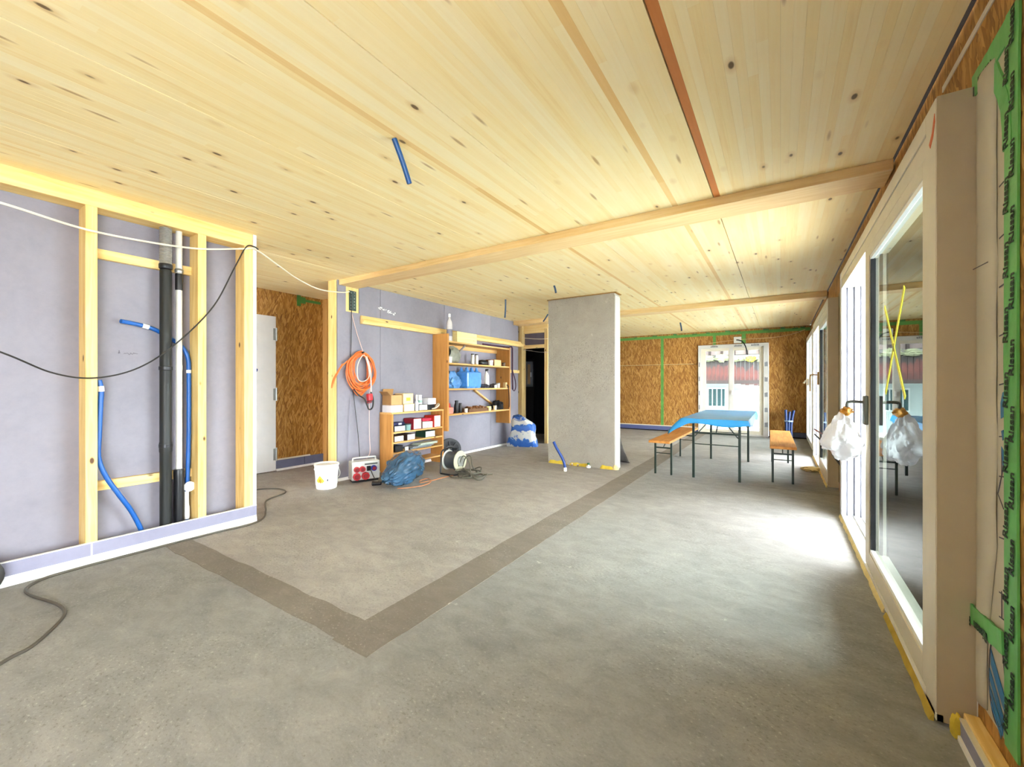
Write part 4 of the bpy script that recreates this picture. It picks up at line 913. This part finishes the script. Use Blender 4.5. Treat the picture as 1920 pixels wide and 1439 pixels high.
# local +x faces the room; width along y
B(-.09,.09,-.185,.185,.03,.275).build('box_body', GREYP, pb, bevel=.012); B(-.07,.07,-.17,.17,0,.03).build('box_foot', BLACK, pb)
MB().tube(spline([(0,-.15,.27),(0,-.15,.30),(0,-.12,.315),(0,.12,.315),(0,.15,.30),(0,.15,.27)],6),.011,8).build('carry_handle', GREYP, pb, smooth=True)
B(.09,.094,-.02,.15,.225,.245).build('window_flap', mat('smoked','#5e625f',.2), pb)
B(.09,.092,-.12,-.07,.215,.25).build('type_plate', WHITE, pb)
for i, (yy, zz, rr, m_, nn) in enumerate(((-.125,.175,.036,REDP,18),(-.052,.175,.036,REDP,18),(.098,.175,.036,mat('socket_blue','#24379a',.4),18),(-.125,.082,.048,REDP,8),(-.012,.082,.050,REDP,8))):
    s_ = MB().lathe([(rr*1.08,.088),(rr*1.08,.10),(rr,.112),(rr,.125),(0,.125)],nn,(0,yy,zz),0).build('socket', m_, pb, smooth=(nn > 8)); MB().lathe([(rr*.7,.125),(rr*.62,.130),(0,.130)],nn,(0,yy,zz),0).build('socket_cap', mat('socket_dark','#8e2530' if i != 2 else '#182766',.5), s_)
B(.09,.11,.005,.055,.145,.21).build('black_socket', BLACK, pb, bevel=.005)
MB().tube(spline([(.115,.05,.16),(.13,.07,.10),(.14,.10,.03)],6),.006,7).build('lead', CABLEG, pb, smooth=True)
cable('power_lead', 'short black lead with thick plug on the floor beside the power box', [(-4.50,3.72,.012),(-4.40,3.74,.014),(-4.30,3.70,.012),(-4.24,3.74,.01)], .011, RUBBER, cz=(-4.4,3.72,0))
o = thing('black_plug', 'black plug lying on the screed in front of the blue refuse sack', 'plug', (-4.375,3.60,0), .5); MB().cyl((-.05,0,.028),(.05,0,.03),.028,.022).build('plug_body', BLACK, o, smooth=True); MB().lathe([(.03,-.012),(.03,.0)],14,(-.05,0,.028),0).build('plug_face', RUBBER, o)

SACK = mat('blue_refuse_film','#33546e',.22,var=.45,vscale=7,bump=.7,bscale=7)
def sackf(q, p):
    t = p.y; s_ = 1.0 if t > -.1 else 1.0-.50*((-.1-t)/.9); return Vector((q.x*s_, q.y, q.z*s_+ .04*t))
o = blob((0,0,.19),(.21,.50,.205),.26,1.5,5,0,23,sackf).build('refuse_sack', SACK, None, smooth=True); o.location = Vector((-4.21,3.90,0))*K; o.rotation_euler = (0,0,math.radians(24)); tag(o,'blue plastic refuse sack lying tied on the screed','sack')
o['label'] = 'shiny blue refuse sack lying on the screed before the low shelf'
cable('orange_floor_cord', 'orange-brown cord looping over the screed past the refuse sack', [(x,y,.007) for x,y in [(-4.02,3.62),(-3.93,3.72),(-3.86,3.92),(-3.93,4.12),(-4.08,4.22),(-4.10,4.10),(-4.0,4.0),(-3.96,4.2),(-3.95,4.45),(-3.90,4.62)]], .006, mat('dull_orange','#b4764c',.6), cz=(-4.0,4.1,0))

# black cable drum leaning on the wall
bd_ = thing('cable_drum', 'black cable drum with round holes leaning by the low shelf', 'cable drum', (-4.79,5.50,0), math.radians(-35))
R0 = .185
disc = MB(); n = 48; holes = 8
# flange with round openings: ring, hub and spokes
def ring(mb, r0, r1, x0, x1, n=40): return mb.lathe([(r0,x0),(r1,x0),(r1,x1),(r0,x1),(r0,x0)],n,(0,0,R0),0)
for xx in (-.10,.0):
    d_ = MB(); ring(d_, .145, R0, xx, xx+.014); ring(d_, .0, .075, xx, xx+.014)
    for k in range(7):
        a_ = 2*math.pi*k/7; d_.bar((xx+.007,.07*math.cos(a_),R0+.07*math.sin(a_)),(xx+.007,.15*math.cos(a_),R0+.15*math.sin(a_)),.014,.055,up=(1,0,0))
    d_.build('flange', BLACK, bd_)
MB().lathe([(.10,-.088),(.105,-.08),(.105,-.005),(.10,.0)],24,(0,0,R0),0).build('wound_cable', RUBBER, bd_, smooth=True)
for k in range(3):
    a_ = 2*math.pi*k/3+.4; MB().lathe([(.016,.014),(.018,.02),(0,.022)],12,(0,.04*math.cos(a_),R0+.04*math.sin(a_)),0).build('drum_socket', GREYP, bd_)
MB().bar((-.05,-.15,.0),(-.05,.15,.0),.02,.02).build('foot_bar', BLACK, bd_)
# grey vacuum-like reel with cable tangle
gv = thing('grey_cable_reel', 'grey cable reel on a bent black tube stand with cable spilling out', 'cable reel', (-4.02,4.72,0), math.radians(2))
MB().tube(spline([(-.14,-.16,.012),(-.15,-.14,.20),(-.14,-.13,.33),(-.13,.0,.36),(-.14,.13,.33),(-.15,.14,.20),(-.14,.16,.012)],6),.012,8).build('stand', BLACK, gv, smooth=True)
MB().tube(spline([(-.14,-.16,.012),(.0,-.165,.012),(.10,-.15,.012),(.12,0,.012),(.10,.15,.012),(.0,.165,.012),(-.14,.16,.012)],6),.012,8).build('stand_base', BLACK, gv, smooth=True)
MB().lathe([(.05,-.12),(.11,-.12),(.125,-.11),(.125,.07),(.11,.08)],28,(0,0,.19),0).build('drum', mat('slate_drum','#4c5154',.45,var=.2), gv, smooth=True)
MB().lathe([(.0,-.135),(.14,-.135),(.146,-.128),(.14,-.12),(0,-.12)],28,(0,0,.19),0).build('flange', GREYP, gv, smooth=True)
MB().lathe([(.06,.085),(.146,.082),(.150,.09),(.146,.098),(.06,.10)],28,(0,0,.19),0).build('flange', mat('pale_flange','#b8b79c',.45), gv, smooth=True); MB().lathe([(0,.09),(.075,.09),(.075,.115),(.05,.12),(0,.12)],20,(0,0,.19),0).build('hub', mat('grey_hub','#8d8f8a',.45,var=.25,vscale=30), gv, smooth=True)
MB().box(-.05,.05,-.02,.02,.34,.372).build('crank_block', BLACK, gv, bevel=.006)
tg = MB(); r = random.Random(31)
for i in range(7):
    cx, cy = .26+r.uniform(-.06,.28), r.uniform(-.20,.22); ra, rb = r.uniform(.10,.22), r.uniform(.07,.13); a0 = r.random()*3; hz = .012+.012*i
    pts = [(cx+ra*math.cos(t)*math.cos(a0)-rb*math.sin(t)*math.sin(a0), cy+ra*math.cos(t)*math.sin(a0)+rb*math.sin(t)*math.cos(a0), max(.009, hz+.03*math.sin(2*t+i)*(i % 2))) for t in [2*math.pi*k/10 for k in range(10)]]
    tg.tube(spline(pts,5,True), .0085, 6, True)
tg.tube(spline([(.10,.05,.10),(.17,.03,.24),(.24,.05,.26),(.32,.0,.12),(.40,.08,.02),(.52,.20,.01)],8),.0085,6); tg.tube(spline([(.10,-.05,.12),(.16,-.02,.27),(.27,-.03,.20),(.36,-.10,.02)],8),.0085,6)
tg.build('loose_cable', mat('olive_grey_cable','#5a584c',.5), gv, smooth=True)
# cement bag
CB = NT('blue_white_sack'); cz_ = CB.sep(CB.coord())[2]; nz_ = CB.noise(CB.coord(), 4.5, 3, .6, .5)
fz_ = CB.math('ADD', CB.math('MULTIPLY', cz_, 3.6), CB.math('MULTIPLY', nz_, 1.7))
cb_col = CB.ramp(CB.math('FRACT', fz_), [(.0,lin('#2c62b8')),(.36,lin('#3570c4')),(.44,lin('#cdd3d6')),(.80,lin('#d6d8d4')),(.88,lin('#2c62b8'))])
CBM = CB.finish(cb_col, .45, 0, .5, CB.bump(CB.noise(CB.coord(), 9, 4), .5, .02))
def sack_loft(c, hgt, prof, n=48, m=40, seed=0):
    vs = []; fs = []
    for j in range(m+1):
        t = j/m
        k = t*(len(prof)-1); i0 = min(int(k), len(prof)-2); f_ = k-i0
        a_, b_, ox = [prof[i0][q]*(1-f_)+prof[i0+1][q]*f_ for q in range(3)]
        for i in range(n):
            th = 2*math.pi*i/n; e = .55
            x = a_*math.copysign(abs(math.cos(th))**e, math.cos(th)); y = b_*math.copysign(abs(math.sin(th))**e, math.sin(th))
            d = 1+.10*noise.noise(Vector((math.cos(th)*2.2, math.sin(th)*2.2, t*4+seed)))+.05*abs(noise.noise(Vector((math.cos(th)*5, math.sin(th)*5, t*9+seed))))
            z = hgt*t+.02*noise.noise(Vector((x*6,y*6,seed)))*(1 if 0 < j < m else 0)
            vs.append((c[0]+ox+x*d, c[1]+y*d, c[2]+max(0, z)))
    for j in range(m): fs += [(j*n+i, j*n+(i+1) % n, (j+1)*n+(i+1) % n, (j+1)*n+i) for i in range(n)]
    fs += [tuple(range(n-1,-1,-1)), tuple(m*n+i for i in range(n))]
    return MB().add(vs, fs)
cb_ = thing('cement_bag', 'blue and white printed plastic sack standing by the doorway', 'sack', (-4.62,7.60,0), math.radians(20))
sack_loft((0,0,0),.62,[(.33,.14,.0),(.31,.17,.0),(.28,.18,.01),(.26,.18,.02),(.25,.17,.03),(.25,.15,.02),(.20,.11,-.03),(.11,.06,-.08)],seed=3).build('sack_body', CBM, cb_, smooth=True)
blob((-.09,0,.61),(.10,.055,.05),.5,2.6,3,None,42).build('tied_neck', mat('blue_film_dark','#2b4f86',.35,var=.3,vscale=16), cb_, smooth=True)
# column base fittings
o = conduit('blue_conduit', 'blue conduit stub rising from the screed in front of the column', [(-2.915,5.72,.43),(-2.86,5.72,.33),(-2.775,5.725,.20),(-2.735,5.73,.10),(-2.728,5.732,.0)], .021, mat('deep_blue_conduit','#173f8a',.4,var=.2), ())
MB().lathe([(.026,0),(.027,.01),(.027,.05),(.022,.055)],14).build('white_collar', WHITE, o, smooth=True)
o = thing('floor_valve', 'white valve with green cap at the column foot', 'valve', (-2.53,6.16,0)); MB().lathe([(.035,0),(.038,.01),(.036,.03),(.012,.035),(.012,.05)],14).build('valve_body', WHITE, o, smooth=True); MB().lathe([(.02,.05),(.022,.055),(.02,.075),(0,.078)],12).build('green_cap', mat('valve_green','#2f6a48',.5), o, smooth=True)
for i, (xx, lb) in enumerate(((-2.70,'tiny brass pipe stub beside the valve with green cap'),(-2.80,'tiny brass pipe stub next to the blue conduit stub'))):
    o = thing('pipe_stub', lb, 'pipe', (xx,6.14,0)); MB().lathe([(.016,0),(.016,.03)],10).build('stub', mat('brass_brown','#8d7350',.4,metal=.5), o, smooth=True); MB().lathe([(.012,.03),(.014,.034),(.012,.045),(0,.047)],10).build('stub_cap', mat('cap_cream','#e9dfcf',.5), o, smooth=True)
def sheet(u, v):
    x = -2.95+.80*u; w_ = .012*noise.noise(Vector((u*5, v*5, 3)))
    return (x+.04*v*v+w_, 6.47+.46*v**1.2+.03*noise.noise(Vector((u*4,v*4,8))), max(.004, .60*(1-v)**1.15*(.82+.18*u)+w_))
o = MB().grid(sheet, 24, 24).build('grey_sheet', mat('grey_sheet','#6f6b66',.5,var=.3,vscale=9,bump=.5,bscale=16), None, smooth=True, solid=.006); tag(o,'grey plastic sheet draped against the back of the column','sheet')

# ================================================================== ceiling stubs and cables
def stub(label, p, q, r, m):
    o = thing('ceiling_conduit', label, 'conduit', p); d = Vector(q)-Vector(p)
    MB().tube(spline([(0,0,0), d*.5+Vector((.004,0,0)), d],4), r, 10).build('conduit_tube', m, o, smooth=True)
    MB().tube([d*.995, d*1.01], r*.8, 10).build('open_end', BLACK, o); return o
stub('bright blue conduit stub hanging from the ceiling before the first beam', (-1.873,1.661,H), (-1.868,1.775,H-.215), .0155, mat('mid_blue','#164a80',.4))
stub('dark conduit stub hanging from the ceiling near the wall shelf', (-3.847,5.799,H), (-3.86,5.80,H-.30), .014, mat('slate_blue','#39506a',.5))
stub('short dark conduit stub in the ceiling in front of the column', (-2.724,5.363,H), (-2.70,5.37,H-.105), .014, mat('slate_blue','#39506a'))
stub('slanting dark conduit stub in the ceiling behind the column edge', (-3.92,7.45,H), (-4.03,7.45,H-.14), .014, mat('slate_blue','#39506a'))
stub('dark conduit stub hanging from the ceiling before the OSB end wall', (-1.92,10.1,H), (-1.89,10.1,H-.19), .016, mat('slate_blue','#39506a'))
cable('thin_white_wire', 'thin white wire strung across the doorway fanlight', [(-4.95,8.16,2.37),(-4.75,8.17,2.345),(-4.5,8.17,2.32),(-4.2,8.17,2.315)], .006, WCABLE)
cable('lower_white_wire', 'thin pale wire strung across the dark doorway below its lintel', [(-4.95,8.18,2.10),(-4.75,8.19,2.07),(-4.5,8.19,2.03),(-4.2,8.19,2.02)], .005, mat('dim_wire','#b9b2a6',.5))
cable('wall_wire', 'thin pale wire sagging along the top of the OSB end wall', [(-1.6,12.185,2.40),(-.9,12.18,2.46),(-.2,12.18,2.47),(.2,12.18,2.52),(.50,12.17,2.62)], .008, mat('tan_wire','#c9a878',.5))
o = thing('junction_box', 'white junction box with a black cable above the terrace door', 'junction box', (-.925,12.199,2.375)); B(-.085,.085,-.03,0,0,.16).build('box_cover', WHITE, o, bevel=.006)
MB().tube(spline([(-.02,-.03,.08),(.03,-.07,.07),(.12,-.10,.02),(.19,-.11,-.12),(.23,-.11,-.32)],8),.014,8).build('black_tail', BLACK, o, smooth=True)

# ================================================================== beer table set
TW = wood('varnished_spruce', '#d1914a', '#b06f2e', 1)
tb = thing('beer_table', 'folding beer table on green steel legs under a blue cloth', 'table', (-.74,7.18,0))
B(-.38,.38,-1.14,1.13,.805,.838).build('table_top', TW, tb, bevel=.006)
for s_, yy in ((-1,-.86),(1,.90)):
    for sx in (-1,1): B(sx*.285-.016,sx*.285+.016,yy-.014,yy+.014,0,.805).build('leg', GREENM, tb, bevel=.003)
    B(-.27,.27,yy-.010,yy+.010,.62,.645).build('cross_bar', GREENM, tb); B(-.27,.27,yy-.012,yy+.012,.775,.805).build('top_bar', GREENM, tb)
    B(-.27,.27,yy-.006,yy+.006,.47,.482).build('cross_bar', GREENM, tb)
    for sx in (-1,1): MB().bar((sx*.27,yy,.58),(sx*.10,yy-s_*.05,.79),.012).build('brace', GREENM, tb)
    MB().bar((0,yy,.63),(0,yy-s_*.32,.80),.014).build('brace', GREENM, tb)
CLOTH = mat('blue_table_foil','#2a86bd',.32,var=.12,vscale=5,bump=.35,bscale=9)
def cloth(u, v):
    # u across the table (x), v along (y); outer bands hang down, the near corner on the column side flares out
    hx, hy = .40, 1.16; ox, oy = .09, .075
    x = -(hx+ox)+2*(hx+ox)*u; y = -(hy+oy)+2*(hy+oy)*v
    dx = max(0, abs(x)-hx); dy = max(0, abs(y)-hy); sx = 1 if x > 0 else -1; sy = 1 if y > 0 else -1
    fl_ = max(0, min(1, (-x-.30)/.14))*max(0, min(1, (-y-.95)/.22))      # flare weight
    drop = math.hypot(dx, dy)*(1+.25*math.sin(x*9+y*5))*(1+.55*fl_)
    X = sx*(min(abs(x),hx)+dx*.25)-fl_*dx*1.5; Y = sy*(min(abs(y),hy)+dy*.25)-fl_*dy*.2
    wob = .008*noise.noise(Vector((x*7,y*4,2)))
    return (X+wob, Y+wob, .846-drop+.004*noise.noise(Vector((x*5,y*5,6))))
o = MB().grid(cloth, 44, 90).build('tablecloth', CLOTH, None, smooth=True, solid=.003); o.location = Vector((-.74,7.18,0))*K; tag(o,'blue plastic sheet spread over the beer table','tablecloth')
def bench(loc, rz, label):
    t = thing('beer_bench', label, 'bench', loc, rz, 'beer benches')
    B(-.145,.145,-1.12,1.12,.478,.512).build('seat', TW, t, bevel=.006)
    for s_, yy in ((-1,-.87),(1,.87)):
        for sx in (-1,1): B(sx*.112-.013,sx*.112+.013,yy-.013,yy+.013,0,.478).build('leg', GREENM, t, bevel=.003)
        B(-.10,.10,yy-.010,yy+.010,.375,.395).build('cross_bar', GREENM, t); B(-.10,.10,yy-.010,yy+.010,.456,.478).build('top_bar', GREENM, t); B(-.10,.10,yy-.006,yy+.006,.30,.311).build('cross_bar', GREENM, t)
        MB().bar((0,yy,.385),(0,yy-s_*.22,.475),.012).build('brace', GREENM, t)
    return t
bench((-1.425,7.18,0), math.radians(-.5), 'wooden beer bench on the column side of the blue-covered table'); bench((.012,7.45,0), math.radians(1), 'wooden beer bench between the blue-covered table and the sliding doors')
# rolled blue conduits by the end wall
o = thing('conduit_bundle', 'bundle of dark blue conduits standing against the OSB end wall', 'conduit', (.17,11.95,0))
for i, (xx, tx, hh) in enumerate(((-.05,-.01,.70),(.0,.02,.66),(.05,.05,.69))): MB().tube(spline([(xx,0,0),(xx,.02,.35),(xx+tx,.05,hh)],6),.030,10).build('conduit_tube', BLUED, o, smooth=True)
MB().lathe([(.088,.42),(.09,.425),(.09,.445),(.088,.45)],18,(.0,.02,0)).build('binding', mat('pale_blue_tie','#9db6d8',.5), o)

# ================================================================== bag on the door handle
BAG = NT('thin_white_bag'); bp = BAG.n('ShaderNodeBsdfPrincipled'); bp.inputs['Base Color'].default_value = lin('#f4f2f4'); bp.inputs['Roughness'].default_value = .3
bt = BAG.n('ShaderNodeBsdfTranslucent'); bt.inputs[0].default_value = (.9,.9,.92,1); bx_ = BAG.n('ShaderNodeMixShader'); bx_.inputs[0].default_value = .35
bn_ = BAG.bump(BAG.noise(BAG.coord(), 16, 4), .5, .01); BAG.l(bn_, bp.inputs['Normal']); BAG.l(bp.outputs[0], bx_.inputs[1]); BAG.l(bt.outputs[0], bx_.inputs[2]); BAG.l(bx_.outputs[0], BAG.out.inputs[0])
def hbag(q, p):
    t = max(0, min(1, (1-p.z)/2)); s_ = .22+.95*math.sin(min(1,t*1.25)*math.pi/2)**1.2 - (.25 if t > .85 else 0)*(t-.85)/.15
    return Vector((q.x*s_-.03*t+.05*(t > .6)*(t-.6), q.y*s_, q.z))
o = thing('plastic_bag', 'thin white plastic bag taped round the sliding door handle', 'bag', (.392,3.74,.80))
blob((-.015,0,.150),(.105,.10,.165),.28,2.3,5,None,51,hbag).build('bag_film', BAG.m, o, smooth=True)
blob((0,0,.315),(.032,.035,.028),.5,3,3,None,52).build('orange_tape', mat('orange_tape','#d9932e',.4,var=.2,vscale=30), o, smooth=True)
# loose cords at the second door
cable('extension_cord', 'dark red cord stretched from the far sliding door to the wall recess', [(.44,7.9,.62),(.50,7.2,.61),(.54,6.6,.60),(.595,6.3,.595)], .012, mat('dark_red_cord','#7a2a1c',.5))
cable('extension_cord', 'black cord drooping from the far sliding door to the wall recess', [(.44,7.8,.55),(.50,7.2,.50),(.54,6.6,.44),(.595,6.2,.36)], .012, RUBBER)
o = thing('rubber_wheel', 'black rubber wheel leaning on the base strip at the near partition', 'wheel', (-4.10,.372,0)); MB().lathe([(.07,-.02),(.10,-.022),(.118,-.012),(.118,.012),(.10,.022),(.07,.02),(.07,-.02)],24,(0,0,.118),0).build('tyre', RUBBER, o, smooth=True); MB().lathe([(.0,-.012),(.07,-.012),(.07,.012),(0,.012)],20,(0,0,.118),0).build('wheel_hub', GREYP, o)
